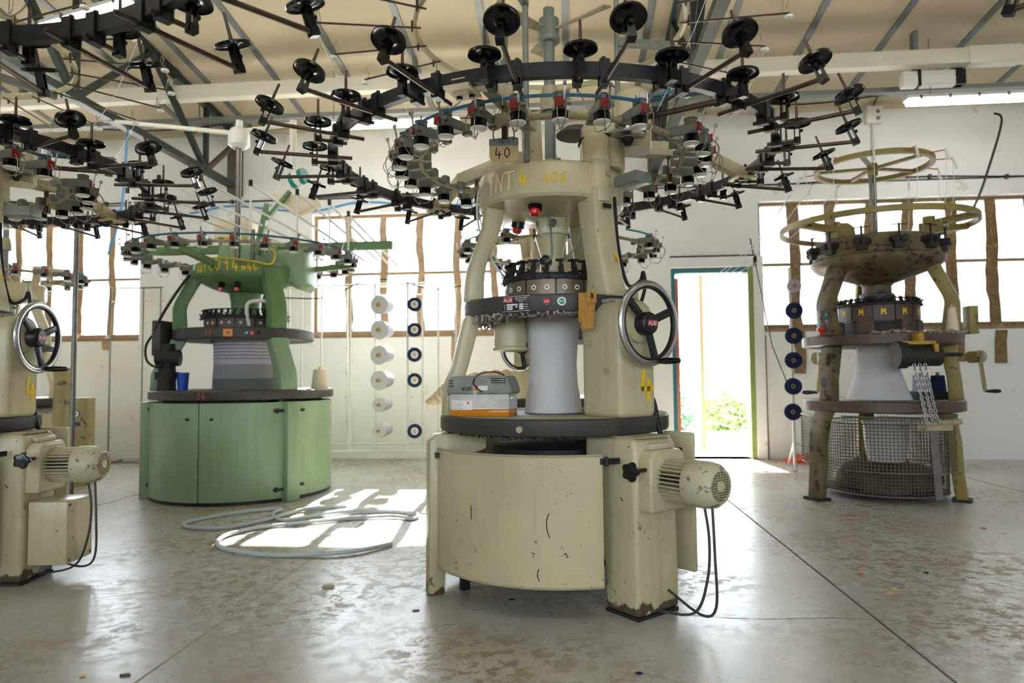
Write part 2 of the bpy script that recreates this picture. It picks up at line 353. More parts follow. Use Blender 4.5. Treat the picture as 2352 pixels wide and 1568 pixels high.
# ---- lettering
def text_polys(txt, size):
    cu = bpy.data.curves.new('lettering', 'FONT'); cu.body = txt; cu.size = size; cu.align_x = 'CENTER'; cu.resolution_u = 3
    o = bpy.data.objects.new('lettering', cu); COL.objects.link(o); bpy.context.view_layer.update()
    me = bpy.data.meshes.new_from_object(o.evaluated_get(bpy.context.evaluated_depsgraph_get()))
    v = [tuple(p.co[:2]) for p in me.vertices]; f = [tuple(p.vertices) for p in me.polygons]
    bpy.data.objects.remove(o); bpy.data.curves.remove(cu); bpy.data.meshes.remove(me); return v, f
def lettering(name, txt, size, mapf, m, parent, ax=1.0):
    v, f = text_polys(txt, size); b = MB(); b.v = [tuple(mapf(x*ax, y)) for x, y in v]; b.f = f
    me = bpy.data.meshes.new(name); me.from_pydata(b.v, [], b.f); me.materials.append(MATS[m]); return link(name, me, parent)
GL = {'I': [[(.5, 0), (.5, 1)]], 'N': [[(.1, 0), (.15, 1), (.75, 0), (.8, 1)]], 'T': [[(0, 1), (.9, 1)], [(.45, 1), (.45, 0)]], '4': [[(.3, 1), (.18, .3), (.9, .32)], [(.66, .62), (.62, -.08)]],
      '0': [[(.45, 1), (.15, .75), (.12, .3), (.42, 0), (.75, .3), (.75, .75), (.45, 1)]], '6': [[(.7, 1), (.3, .7), (.15, .3), (.4, 0), (.75, .2), (.6, .48), (.2, .35)]], 'C': [[(.8, .85), (.45, 1), (.15, .6), (.2, .2), (.5, 0), (.8, .15)]],
      'U': [[(.1, 1), (.12, .3), (.4, 0), (.7, .3), (.75, 1)]], '1': [[(.2, .7), (.5, 1), (.5, 0)]], 'M': [[(.05, 0), (.1, 1), (.45, .4), (.8, 1), (.9, 0)]], '5': [[(.75, 1), (.25, 1), (.2, .55), (.6, .55), (.75, .25), (.45, 0), (.15, .1)]],
      '2': [[(.15, .75), (.45, 1), (.75, .75), (.2, .05), (.8, .05)]], 'm': [[(.1, 0), (.1, .5), (.4, .5), (.42, 0)], [(.42, .45), (.72, .5), (.75, 0)]], 'W': [[(.05, .8), (.25, 0), (.45, .6), (.65, 0), (.85, .8)]], 'L': [[(.3, 1), (.3, 0), (.8, 0)]],
      '-': [[(.1, .5), (.8, .5)]], ' ': []}
def strokes(name, txt, h, mapf, m, parent, th=.1, adv=.85, slant=0, fat=None):
    b = MB(); x0 = -len(txt)*adv*h/2; w = th*h/2
    for ch in txt:
        for st in GL.get(ch, []):
            pts = [((x+slant*y)*h*.75+x0, y*h) for x, y in st]
            for (ax, ay), (bx, by) in zip(pts, pts[1:]):
                d = math.hypot(bx-ax, by-ay) or 1; nx, ny = -(by-ay)/d*w, (bx-ax)/d*w; ex, ey = (bx-ax)/d*w*.8, (by-ay)/d*w*.8
                k = max(1, int(d/.02)); prev = None
                for i in range(k+1):
                    t = i/k; cx, cy = ax-ex+(bx-ax+2*ex)*t, ay-ey+(by-ay+2*ey)*t; cur = (mapf(cx+nx, cy+ny), mapf(cx-nx, cy-ny))
                    if prev: b.add([prev[0], prev[1], cur[1], cur[0]], [(0, 1, 2, 3)])
                    prev = cur
        x0 += adv*h
    me = bpy.data.meshes.new(name); me.from_pydata(b.v, [], b.f); me.materials.append(MATS[m]); return link(name, me, parent)
def cylmap(r, a, z0): return lambda x, y: pol(r, a+x/r, z0+y)
def flatmap(o, u, v):
    o = Vector(o); u = Vector(u); v = Vector(v); return lambda x, y: o+u*x+v*y

# ================================================================== THE ROOM
YB, XL, XR, YF = 8.3, -9.5, 7.6, -6.0
RIDGE, EAVE, SL = 1.15, 4.17, .127
def roofz(y): return EAVE + SL*(YB-y) if y >= RIDGE else EAVE + SL*(y-YF)
fl = MB().bx(XL-.3, XR+.3, YF-.3, YB+.3, -.3, -.012).obj('floor', 'grime_and_shade', sm=0); struct(fl, 'worn grey painted concrete floor of the workshop', 'floor')
JX = [-9.8, -6.28, -3.78, -1.45, 1.22, 3.72, 6.22, 7.9]
for a, c in zip(JX, JX[1:]): MB().bx(a+.006, c-.006, YF-.3, YB+.28, -.012, 0).obj('floor_slab', 'floor_concrete', fl, sm=0)
MB().bx(-1.456, -1.444, YF, YB, -.012, -.001).obj('joint_filler', 'beige_dusty', fl, sm=0)
R = random.Random(9)
def crack(pts, w):
    b = MB(); P = spline([(x, y, .0006) for x, y in pts], 10)
    for p, q in zip(P, P[1:]):
        d = (q-p).normalized(); n = Vector((-d.y, d.x, 0))*w*R.uniform(.5, 1.2); b.add([p-n, p+n, q+n, q-n], [(0, 1, 2, 3)])
    b.obj('floor_crack', 'grime_and_shade', fl, sm=0)
crack([(.3, 2.98), (.7, 2.92), (1.1, 2.95), (1.6, 2.9), (2.2, 2.93), (2.9, 2.86)], .0022); crack([(-2.2, 3.0), (-2.0, 3.1), (-1.85, 3.05), (-1.75, 3.2)], .0016)
# back wall with openings
OPEN = [(-7.75, -5.54, 1.5, 3.06), (-3.25, 0, 1.5, 3.06), (1.2, 2.16, 0, 2.28), (2.24, 6.3, 1.5, 3.06)]
def wall(name, y0, y1, opens, label, ztop):
    b = MB(); x = XL-.3
    for x0, x1, z0, z1 in opens:
        b.bx(x, x0, y0, y1, -.3, ztop)
        if z0 > 0: b.bx(x0, x1, y0, y1, -.3, z0)
        else: b.bx(x0, x1, y0, y1, -.3, 0)
        b.bx(x0, x1, y0, y1, z1, ztop); x = x1
    b.bx(x, XR+.3, y0, y1, -.3, ztop); o = b.obj(name, 'wall_paint', sm=0); struct(o, label, 'wall'); return o
wb = wall('wall_back', YB, YB+.28, OPEN, 'white plastered back wall with three taped windows and an open door', EAVE+.02)
wall('wall_front', YF-.28, YF, [(x-1.6, x+1.6, 1.2, 3.4) for x in (-7.5, -3.3, .9, 5.1)], 'white plastered wall behind the viewer with four windows', EAVE+.02)
for nm, x0, x1, lb in (('wall_left', XL-.3, XL, 'plain white gable wall on the left'), ('wall_right', XR, XR+.3, 'plain white gable wall on the right')):
    b = MB(); b.ext([(YF, -.3), (YB, -.3), (YB, EAVE), (RIDGE, roofz(RIDGE)), (YF, EAVE)], (x0, 0, 0), (0, 1, 0), (0, 0, 1), (x1-x0, 0, 0)); struct(b.obj(nm, 'wall_paint', sm=0), lb, 'wall')
# ceiling panels between metal battens
ce = MB(); ce.ext([(YF-.6, EAVE+.06-.6*SL), (RIDGE, roofz(RIDGE)+.06), (YB+.6, EAVE+.06-.6*SL), (YB+.6, EAVE+.2-.6*SL), (RIDGE, roofz(RIDGE)+.2), (YF-.6, EAVE+.2-.6*SL)], (XL-.3, 0, 0), (0, 1, 0), (0, 0, 1), (XR-XL+.6, 0, 0))
ce = ce.obj('ceiling', 'batten', sm=0); struct(ce, 'sloping cream panelled ceiling with grey metal battens', 'ceiling')
k0 = int((XL-.3)/.8)-1
for k in range(k0, int(XR/.8)+2):
    xa, xb = max(-.02+.8*k+.03, XL-.25), min(-.02+.8*(k+1)-.03, XR+.25)
    if xb <= xa: continue
    for ya, yb in ((RIDGE, YB+.25), (YF-.25, RIDGE)):
        b = MB(); za, zb = roofz(ya), roofz(yb)
        if yb > YB: zb = EAVE-.25*SL
        if ya < YF: za = EAVE-.25*SL
        b.ext([(ya, za), (yb, zb), (yb, zb+.055), (ya, za+.055)], (xa, 0, 0), (0, 1, 0), (0, 0, 1), (xb-xa, 0, 0)); b.obj('ceiling_panel', 'ceiling_panel', ce, sm=0)
for k in range(k0, int(XR/.8)+2):
    x = -.02+.8*k
    if not XL < x < XR: continue
    for ya, yb in ((RIDGE, YB), (YF, RIDGE)):
        MB().beam((x, ya, roofz(ya)-.003), (x, yb, roofz(yb)-.003), .065, .02).obj('batten', 'batten', ce, sm=0)
# plaster crack / rough strip where ceiling meets the wall
struct(MB().bx(XL, XR, YB-.03, YB, EAVE-.05, EAVE+.02).obj('trim_1', 'ceiling_panel', sm=0, bevel=.01), 'rough plaster strip where ceiling meets the back wall', 'trim')
struct(MB().bx(XL, XR, YB-.012, YB, 3.25, 3.262).obj('trim_2', 'grime_and_shade', sm=0), 'thin dark ledge line along the back wall above the windows', 'trim')

# ------------------------------------------------------------------ windows
def window(name, label, x0, x1, mull, film, tapes, seed, wid=.046, tm='tape_backlit'):
    R = random.Random(seed); root = thing(name, label, 'window', (x0, YB+.12, 1.5)); root['kind'] = 'structure'; w = x1-x0; h = 1.56
    b = MB(); b.bx(0, w, -.03, .03, 0, .05); b.bx(0, w, -.03, .03, h-.04, h); b.bx(0, .04, -.03, .03, .05, h-.04); b.bx(w-.04, w, -.03, .03, .05, h-.04); b.obj('window_frame', 'frame_wood', root, sm=0)
    MB().bx(-.0, w, -.125, -.03, -.005, .03).obj('window_sill', 'frame_wood', root, sm=0)
    MB().bx(.04, w-.04, -.02, .02, .79, .825).obj('transom', 'frame_wood', root, sm=0)
    xs = [x-x0 for x in mull]
    for x in xs: MB().bx(x-.022, x+.022, -.025, .025, .05, h-.04).obj('mullion', 'frame_wood', root, sm=0)
    edges = [.04]+xs+[w-.04]
    for a, c in zip(edges, edges[1:]):
        if c-a < .05: continue
        for z0, z1 in ((.05, .79), (.825, h-.04)): MB().bx(a+.0, c-.0, -.004, .002, z0, z1).obj('pane', film, root, sm=0)
    # brown packing tape, wavy, hanging past the sill
    for i, x in enumerate(xs):
        if not tapes[i]: continue
        b = MB(); top = h-.02; bot = tapes[i]; n = 16; L_ = []
        for k in range(n+1):
            z = bot+(top-bot)*k/n; dx = R.uniform(-.007, .007)+.012*math.sin(k*.7+i); ww = wid+R.uniform(-.006, .008); y = -.13 if z < 0.03 else -.032
            L_.append(((x+dx-ww, y, z), (x+dx+ww, y, z)))
        for p, q in zip(L_, L_[1:]):
            a0, a1 = p; c0, c1 = q
            b.add([a0, a1, c1, c0, (a0[0], a0[1]-.003, a0[2]), (a1[0], a1[1]-.003, a1[2]), (c1[0], c1[1]-.003, c1[2]), (c0[0], c0[1]-.003, c0[2])], [(0, 1, 2, 3), (4, 7, 6, 5), (0, 3, 7, 4), (1, 5, 6, 2)])
        b.obj('tape_strip', tm, root, sm=0)
    b = MB(); b.bx(0, w, -.036, -.031, .0, .085); b.obj('tape_strip', tm, root, sm=0)
    return root
window('window_1', 'left window with brown taped mullions behind the green machine', -7.75, -5.54, [-7.3, -6.86, -6.43, -5.98], 'glass', [.02, .02, .02, -.12], 1)
window('window_2', 'middle window with brown taped mullions behind the yarn racks', -3.25, 0, [-2.8, -2.35, -1.88, -1.41, -.95, -.48], 'glass', [.05, .05, .05, -.38, .03, .03], 2)
window('window_3', 'right window with brown tape tails hanging under the sill', 2.24, 6.3, [2.67, 3.1, 3.57, 3.98, 4.46, 4.91, 5.36, 5.82], 'glass_film', [-.5, .02, .02, .02, -.38, -.4, .02, .02], 3, .066, 'tape')
for k, x in enumerate((-7.5, -3.3, .9, 5.1)):
    root = thing('window_%d' % (k+4), 'window %s of the four in the wall behind the viewer' % ['first from left', 'second from left', 'third from left', 'rightmost'][k], 'window', (x, YF-.12, 1.2)); root['kind'] = 'structure'
    b = MB(); b.bx(-1.6, 1.6, -.03, .03, 0, .05); b.bx(-1.6, 1.6, -.03, .03, 2.15, 2.2); b.bx(-1.6, -1.55, -.03, .03, .05, 2.15); b.bx(1.55, 1.6, -.03, .03, .05, 2.15)
    b.obj('window_frame', 'frame_wood', root, sm=0)
    for i in range(1, 6): MB().bx(-1.6+i*3.2/6-.02, -1.6+i*3.2/6+.02, -.02, .02, .05, 2.15).obj('mullion', 'frame_wood', root, sm=0)
    for i in range(6): MB().bx(-1.6+i*3.2/6+.02, -1.6+(i+1)*3.2/6-.02, -.003, .003, .05, 2.15).obj('pane', 'glass', root, sm=0)
# door
dr = thing('door_1', 'open doorway with green and teal frame leading to the sunny yard', 'door', (1.2, YB, 0)); dr['kind'] = 'structure'
b = MB(); b.bx(.0, .05, .03, .2, 0, 2.28); b.obj('door_jamb', 'door_teal', dr, sm=0)
b = MB(); b.bx(.9, .96, .0, .22, 0, 2.28); b.obj('door_jamb', 'door_green', dr, sm=0)
MB().bx(.05, .9, .03, .2, 2.22, 2.28).obj('door_head', 'door_teal', dr, sm=0)
MB().bx(-.01, 1.0, -.022, 0, 2.4, 2.42).obj('lintel_edge', 'grime_and_shade', dr, sm=0)
MB().bx(-.01, 1.0, -.03, 0, 2.28, 2.4).obj('lintel', 'wall_paint', dr, sm=0)
MB().bx(.96, 1.07, -.03, 0, 0, 2.4).obj('architrave', 'wall_paint', dr, sm=0)
MB().box((.10, .6, 1.1), (.045, .7, 2.18)).obj('door_leaf', 'rust_orange', dr, sm=0)
MB().bx(1.075, 1.09, -.008, 0, 0, 1.45).obj('wall_crack', 'frame_wood', dr, sm=0)

# ------------------------------------------------------------------ outdoors
gr = struct(MB().bx(-60, 60, -60, 70, -.4, -.31).obj('ground', 'concrete_out', sm=0), 'pale sunlit concrete yard outside the building', 'ground')
struct(MB().bx(-1, 5, YB+.3, 14, -.31, -.03).obj('yard_paving', 'concrete_out', sm=0), 'bright concrete apron outside the open door', 'pavement')
tag(MB().bx(1.3, 2.5, 10.1, 10.4, -.03, .16).obj('kerb', 'concrete_out', sm=0, bevel=.02), 'low pale concrete kerb outside the doorway', 'kerb')
pt = thing('gate_post', 'thin rust orange post standing in the yard outside the doorway', 'post', (1.79, 9.62, -.03)); MB().bx(-.022, .022, -.022, .022, 0, 2.7).obj('shaft', 'rust_orange', pt, sm=0); MB().bx(-.05, .05, -.05, .05, 0, .012).obj('foot_plate', 'rust_orange', pt, sm=0)
def bush(name, label, loc, rx, rz, n, lm, seed):
    R = random.Random(seed); root = thing(name, label, 'bush', loc, 0, 'bushes in the yard'); b = MB(); s = MB()
    for i in range(7):
        a = R.uniform(0, 2*PI); s.tube([(0, 0, 0), (math.cos(a)*rx*.3, math.sin(a)*rx*.3, rz*.5), (math.cos(a)*rx*.6, math.sin(a)*rx*.6, rz*R.uniform(.9, 1.4))], [.02, .014, .005], 5)
    s.obj('stems', 'bark', root)
    for i in range(n):
        u = R.uniform(-1, 1); a = R.uniform(0, 2*PI); q = R.uniform(.35, 1)**.5; c = Vector((rx*q*math.sqrt(1-u*u)*math.cos(a), rx*q*math.sqrt(1-u*u)*math.sin(a), rz*(1.02+u*q)))
        d = Vector((R.uniform(-1, 1), R.uniform(-1, 1), R.uniform(-.6, .8))).normalized(); e = d.orthogonal().normalized(); l = R.uniform(.05, .1)
        b.add([c-d*l, c+e*l*.4, c+d*l, c-e*l*.4], [(0, 1, 2, 3)])
    o = b.obj('foliage', lm, root, sm=0); o['kind'] = 'stuff'
bush('leafy_bush', 'small bright green bush low in the doorway by the kerb', (2.35, 10.9, -.05), .38, .4, 900, 'leaf_green', 1)
bush('leafy_bush', 'dark bluish bush left of the orange post outside the door', (1.6, 12.2, -.31), .55, .55, 1100, 'leaf_dark', 2)
bush('leafy_bush', 'tall pale bush filling the left of the doorway view', (1.1, 15, -.31), 1.0, 1.15, 1800, 'leaf_dark', 3)
bush('leafy_bush', 'tall pale bush filling the right of the doorway view', (3.5, 15.9, -.31), 1.2, 1.25, 1800, 'leaf_green', 4)
sh = thing('corrugated_shed', 'pale grey corrugated shed seen through the right window', 'shed', (7.2, 13.2, -.31))
b = MB(); n = 60
poly = [(-3.6+7.2*i/n, (.03 if i % 2 else 0)) for i in range(n+1)]+[(3.6, .3), (-3.6, .3)]
b.ext(poly, (0, 0, 0), (1, 0, 0), (0, 1, 0), (0, 0, 5.4)); b.obj('cladding', 'shed_grey', sh, sm=0); MB().bx(-3.7, 3.7, -.1, 3, 5.4, 5.5).obj('roof', 'shed_grey', sh, sm=0)
aw = thing('sun_block_canopy', 'added unseen sheet canopy blocking sun from the right window and doorway', 'canopy', (5.1, 8.58, 3.3))  # unseen canopy, added to keep sun off the floor inside
MB().bx(-4.4, 3, 0, 3.6, .02, .06).obj('sheet', 'shed_grey', aw, sm=0)
for x in (-4.3, -2.2, 0, 2.8): MB().bx(x-.03, x+.03, 0, 3.6, -.06, .02).obj('rafter', 'frame_wood', aw, sm=0)
for x in (0.3, 2.8): MB().bx(x-.04, x+.04, 3.4, 3.48, -3.61, -.06).obj('post', 'frame_wood', aw, sm=0)

# ------------------------------------------------------------------ roof trusses, trunking, tray, lamps
def truss(x, label):
    root = thing('roof_truss', label, 'truss', (x, 0, 0), 0, 'steel roof trusses'); zb = 3.42
    def ang(name, p, q, m='truss_green', w=.07, h=.08): MB().beam(p, q, w, h).obj(name, m, root, sm=0)
    top = lambda y: roofz(y)-.075
    ang('top_chord', (0, RIDGE, top(RIDGE)), (0, YB, top(YB))); ang('top_chord', (0, YF, top(YF)), (0, RIDGE, top(RIDGE))); ang('bottom_chord', (0, YF, zb), (0, YB-.02, zb), 'truss_green', .09, .07)
    MB().bx(-.055, .055, YB-.2, YB, zb-.1, top(YB)).obj('end_post', 'truss_brown', root, sm=0)
    for y in (7.5, 5.4, 3.3):
        ang('strut', (0, y, zb), (0, y, top(y)), 'truss_green', .05, .05); ang('brace', (0, y, zb), (0, y-1.05, top(y-1.05)), 'truss_green', .055, .055); ang('brace', (0, y, zb), (0, y+(.65 if y > 7 else 1.05), 3.95 if y > 7 else top(y+1.05)), 'truss_brown' if y > 7 else 'truss_green', .05, .05)
    ang('strut', (0, RIDGE, zb), (0, RIDGE, top(RIDGE)), 'truss_green', .05, .05)
    for y in (-1.0, -3.1, -5.2): ang('strut', (0, y, zb), (0, y, top(y)), 'truss_green', .05, .05); ang('brace', (0, y, zb), (0, y+1.05, top(y+1.05)), 'truss_green', .055, .055)
    return root
truss(-4.22, 'dark green steel roof truss on the left above the green machine'); truss(1.0, 'dark green steel roof truss behind the main machine, above the doorway'); truss(6.2, 'dark green steel roof truss beyond the right edge, over the right window')
tr = thing('cable_trunking', 'long white cable trunking running under the ceiling', 'trunking', (0, 6.9, 4.0)); MB().bx(XL, 3.9, -.06, .06, 0, .15).obj('duct', 'trunking', tr, sm=0, bevel=.006); MB().bx(4.35, XR, -.06, .06, 0, .15).obj('duct', 'trunking', tr, sm=0, bevel=.006); MB().bx(3.88, 4.37, -.068, .068, -.01, .16).obj('joint_cover', 'trunking', tr, sm=0, bevel=.006)
for x in (-8.5, -6.0, -4.22, -1.6, 1.0, 3.4, 6.2): MB().bx(x-.02, x+.02, -.04, .04, .15, roofz(6.9)-4.0+.01).obj('hanger', 'batten', tr, sm=0)
ty = thing('cable_tray', 'perforated zinc cable tray with black cables near the back wall', 'cable tray', (0, 7.35, 3.92))
b = MB(); b.bx(XL, XR, -.06, .06, 0, .004); b.bx(XL, XR, -.06, -.056, .004, .05); b.bx(XL, XR, .056, .06, .004, .05); b.obj('tray', 'tray_zinc', ty, sm=0)
R = random.Random(5)
for k in range(4): MB().tube(spline([(XL+i*1.2, -.04+.025*k, .02+.015*abs(math.sin(i*1.3+k))-(.08 if (k == 3 and i % 3 == 1) else 0)) for i in range(15)], 5), .009, 6).obj('cable', 'cable_black', ty)
for x in (-8, -4.22, 1.0, 3.6, 6.2): MB().bx(x-.006, x+.006, -.006, .006, .0, roofz(7.35)-3.92).obj('hanger', 'tray_zinc', ty, sm=0)
def lamp(label, x, y, z, L_=1.6, rz=0, drop=None):
    root = thing('fluorescent_lamp', label, 'lamp', (x, y, z), rz, 'fluorescent ceiling lamps')
    prof = [(-.065, .05), (.065, .05), (.055, .085), (-.055, .085)]
    b = MB(); b.ext(prof, (-L_/2, 0, 0), (0, 1, 0), (0, 0, 1), (L_, 0, 0)); b.obj('housing', 'lamp_body', root, sm=0)
    g = MB(); k = 10; pr = [(.06*math.cos(PI*i/k+PI), .05+.06*math.sin(PI*i/k+PI)) for i in range(k+1)]; g.ext(pr, (-L_/2+.02, 0, 0), (0, 1, 0), (0, 0, 1), (L_-.04, 0, 0)); g.obj('diffuser', 'lamp_glow', root, sm=50)
    for i in range(6):
        for s in (-1, 1): MB().bx(-L_/2+.12+i*(L_-.24)/5-.012, -L_/2+.12+i*(L_-.24)/5+.012, s*.062-.006, s*.062+.006, .035, .075).obj('clip', 'steel_dull', root, sm=0)
    for s in (-1, 1): MB().cyl((s*L_*.35, 0, .085), (s*L_*.35, 0, roofz(y)-z), .004, n=6).obj('hanger_rod', 'steel_dull', root)
    return root
lamp('lit fluorescent lamp at right below the cable tray', 4.15, 7.0, 3.66); lamp('lit fluorescent lamp behind the big yarn holder ring, left of the sign card', -1.95, 7.0, 3.66)
lamp('lit fluorescent lamp crossing behind the near left yarn ring at the top', -3.8, 4.66, 3.6, L_=1.6, rz=rad(-17))
lamp('fluorescent lamp overhead to the left out of view', -3.2, 1.4, 3.7); lamp('fluorescent lamp overhead in the middle out of view', .6, 1.2, 3.7); lamp('fluorescent lamp overhead to the right out of view', 4.2, 1.6, 3.7); lamp('fluorescent lamp behind the viewer on the left', -2.6, -2.6, 3.7); lamp('fluorescent lamp behind the viewer on the right', 3.0, -2.6, 3.7)
el = thing('emergency_light', 'white emergency light with dark clamps behind the trunking', 'light', (3.62, 7.02, 3.84)); MB().bx(-.3, .3, -.05, .05, 0, .16).obj('body', 'white_plastic', el, sm=0, bevel=.02); MB().bx(-.2, .18, -.056, -.05, .02, .1).obj('cover', 'paper_white', el, sm=0); MB().bx(.2, .29, -.06, .06, .0, .2).obj('clamp', 'black_iron', el, sm=0); MB().bx(-.16, -.13, -.06, .06, .0, .2).obj('clamp', 'black_iron', el, sm=0)
jb = thing('junction_box', 'white junction box on the upper wall with a conduit running down', 'junction box', (3.58, YB, 3.93)); MB().bx(-.09, .09, -.1, 0, 0, .2).obj('box', 'white_plastic', jb, sm=0, bevel=.01); MB().cyl((0, -.03, 0), (0, -.03, -.75), .016, n=8).obj('conduit', 'white_plastic', jb); MB().tube(spline([(0, -.05, .2), (-.02, -.3, .25), (.02, -.9, .02)], 6), .008, 6).obj('cable', 'cable_black', jb)
for z in (.05, .13): MB().cyl((.03, -.101, z), (.03, -.106, z), .025, n=12).obj('socket', 'grey_plastic', jb)
wc = thing('wall_cable', 'dark cable clipped along the back wall above the windows', 'cable', (0, YB-.03, 3.27)); MB().tube(spline([(XL+.1+i*.85, 0, .02*math.sin(i*1.7)) for i in range(20)], 4), .008, 6).obj('cable', 'cable_black', wc)
for i in range(20): MB().box((XL+.1+i*.85, .01, .02*math.sin(i*1.7)), (.03, .04, .05)).obj('clip', 'truss_brown', wc, sm=0)
tag(MB().tube(spline([(-6.2, 8.285, 3.22), (-5.0, 8.285, 3.12), (-4.3, 8.285, 3.2), (-3.3, 8.285, 3.1), (-2.6, 8.285, 3.2), (-1.6, 8.285, 3.12), (-.6, 8.285, 3.2)], 8), .011, 6).obj('air_hose', 'cable_blue'), 'thin blue air hose sagging along the back wall', 'hose')
tag(MB().tube(spline([(-4.22, 6.1, 3.38), (-4.2, 6.0, 2.6), (-4.25, 5.9, 2.15)], 8), .01, 6).obj('air_hose', 'cable_blue'), 'blue air hose hanging straight down from the left truss', 'hose')
tag(MB().tube(spline([(4.9, 8.2, 3.98), (4.85, 8.0, 3.8), (4.3, 7.4, 3.0), (3.9, 6.9, 2.6)], 8), .012, 6).obj('slack_cable', 'cable_black'), 'black cable hanging slanted from the right upper wall', 'cable')
#--MACHINES--
# ================================================================== KNITTING MACHINES
PROTO = {}
def shared(key, fn):
    if key not in PROTO: PROTO[key] = fn()
    return PROTO[key]
# ---- yarn holder: clamp on the ring, rod, bracket, black disc and spindle
ZR = 2.07
def disc_mesh(): return MB().lathe([(0, .0), (.016, 0), (.02, .004), (.03, .009), (.052, .009), (.058, .004), (.0585, .0), (.0575, .011), (.05, .0125), (.03, .013), (.02, .02), (.012, .022), (0, .022)], 28).mesh('bobbin_disc', 'black_plastic', 50)
def holder(root, R, a, L_, tilt):
    arm = shared(('arm', L_), lambda: MB().cyl((-.09 if L_ > .2 else -.04, 0, -.042), (L_, 0, -.042), .0085 if L_ > .2 else .008, n=10).mesh('yarn_holder', 'rod_steel'))
    o = link('yarn_holder', arm, root, M=Matrix.Rotation(a, 4, 'Z') @ Matrix.Translation((R, 0, ZR)))
    def clampm():
        b = MB(); b.bx(-.022, -.016, -.017, .017, -.05, .036); b.bx(.016, .022, -.017, .017, -.05, .036); b.bx(-.016, .016, -.017, .017, .03, .036); b.bx(-.022, .022, -.014, .014, -.056, -.028); b.cyl((0, 0, .036), (0, 0, .05), .008, n=8); return b.mesh('clamp', 'black_iron', 30)
    link('clamp', shared('clamp', clampm), o)
    def brm():
        b = MB(); b.bx(-.014, .014, -.014, .014, -.055, -.028)
        b.bx(-.013, -.008, -.012, .012, -.03, .03); b.bx(.008, .013, -.012, .012, -.03, .03); b.bx(-.013, .013, -.012, .012, .022, .03); b.cyl((.012, 0, .0), (.024, 0, 0), .007, n=8); return b.mesh('bracket', 'black_plastic', 30)
    T = Matrix.Translation((L_, 0, 0)) @ Matrix.Translation((0, 0, -.042)) @ Matrix.Rotation(-tilt, 4, 'Y') @ Matrix.Translation((0, 0, .042))
    link('bracket', shared('bracket', brm), o, M=T)
    link('bobbin_disc', shared('disc', disc_mesh), o, M=T @ Matrix.Translation((0, 0, .03)))
    link('spindle', shared('spindle', lambda: MB().cyl((0, 0, .05), (0, 0, .135), .0062, .0052, n=10).mesh('spindle', 'rod_steel')), o, M=T)
# ---- positive yarn feeder
def feeder(root, R, z, a, belt='belt_blue', s=1.12):
    def body():
        b = MB(); b.ext([(-.035, -.008), (.02, -.02), (.09, -.026), (.125, -.022), (.13, .012), (.1, .02), (.02, .018), (-.035, .01)], (0, -.021, .0), (1, 0, 0), (0, 0, 1), (0, .042, 0)); b.bx(-.045, -.015, -.018, .018, -.022, .022); return b.mesh('yarn_feeder', 'feeder_grey', 30, .004, 1)
    o = link('yarn_feeder', shared('fbody', body), root, bevel=.004, seg=1, M=Matrix.Rotation(a, 4, 'Z') @ Matrix.Translation((R, 0, z)) @ Matrix.Scale(s, 4))
    def cap():
        b = MB(); b.bx(.108, .134, -.02, .008, -.02, .014); return b.mesh('red_cap', 'red_cap', 30)
    link('stop_lamp', shared('fcap', cap), o)
    def wheel():
        b = MB(); n = 36; pr = []
        for i in range(n):
            g = 2*PI*i/n; r = .029 if i % 2 else .0235; pr.append((r*math.cos(g), r*math.sin(g)))
        b.ext(pr, (.09, 0, -.056), (1, 0, 0), (0, 1, 0), (0, 0, .033)); return b.mesh('fluted_wheel', 'black_plastic', 20)
    link('fluted_wheel', shared('fwheel', wheel), o)
    link('wheel_cap', shared('fwcap', lambda: MB().lathe([(0, -.064), (.026, -.063), (.031, -.059), (.031, -.055), (.0, -.054)], 20, Matrix.Translation((.09, 0, 0))).mesh('wheel_cap', 'white_plastic')), o)
    def pul():
        b = MB(); n = 28; pr = []
        for i in range(n):
            g = 2*PI*i/n; r = .024 if i % 2 else .021; pr.append((r*math.cos(g), r*math.sin(g)))
        b.ext(pr, (.09, 0, .02), (1, 0, 0), (0, 1, 0), (0, 0, .02)); b.lathe([(0, .046), (.02, .044), (.027, .041), (.027, .039), (0, .039)], 16, Matrix.Translation((.09, 0, 0))); return b.mesh('drive_pulley', 'feeder_grey', 25)
    link('drive_pulley', shared('fpul', pul), o)
    def wires():
        b = MB(); b.tube(spline([(.125, .012, 0), (.15, .018, -.03), (.14, .01, -.085), (.1, -.012, -.095), (.07, -.02, -.08), (.05, -.015, -.02)], 4), .0017, 5); b.tube(spline([(.128, -.01, 0), (.16, -.015, -.05), (.13, -.005, -.1), (.11, .01, -.085)], 4), .0017, 5)
        b.beam((.13, .012, .0), (.142, .014, .062), .008, .003); b.cyl((.142, .008, .058), (.142, .02, .058), .008, n=8); b.cyl((.115, .02, .0), (.115, .036, 0), .01, n=10); return b.mesh('wire_guides', 'wire')
    link('wire_guides', shared('fwire', wires), o)
    return o
def bent_leg(name, pts, wt, parent, m, a, wr=None, bevel=.012):
    # pts: (radius, z, radial thickness); swept with tangential width wt at azimuth a
    b = MB(); u = pol(1, a); t = pol(1, a+PI/2); n = len(pts); vs_ = []
    for i, p in enumerate(pts):
        r, z, th = p[:3]; w = p[3] if len(p) > 3 else wt
        for sr, st in ((-1, -1), (1, -1), (1, 1), (-1, 1)): vs_.append(u*(r+sr*th/2)+t*(st*w/2)+Vector((0, 0, z)))
    fs = [(0, 1, 2, 3), tuple(4*(n-1)+k for k in (3, 2, 1, 0))]
    for i in range(n-1):
        for k in range(4): fs.append((4*i+k, 4*i+(k+1) % 4, 4*i+4+(k+1) % 4, 4*i+4+k))
    b.add(vs_, fs); return b.obj(name, m, parent, sm=25, bevel=bevel, seg=3)
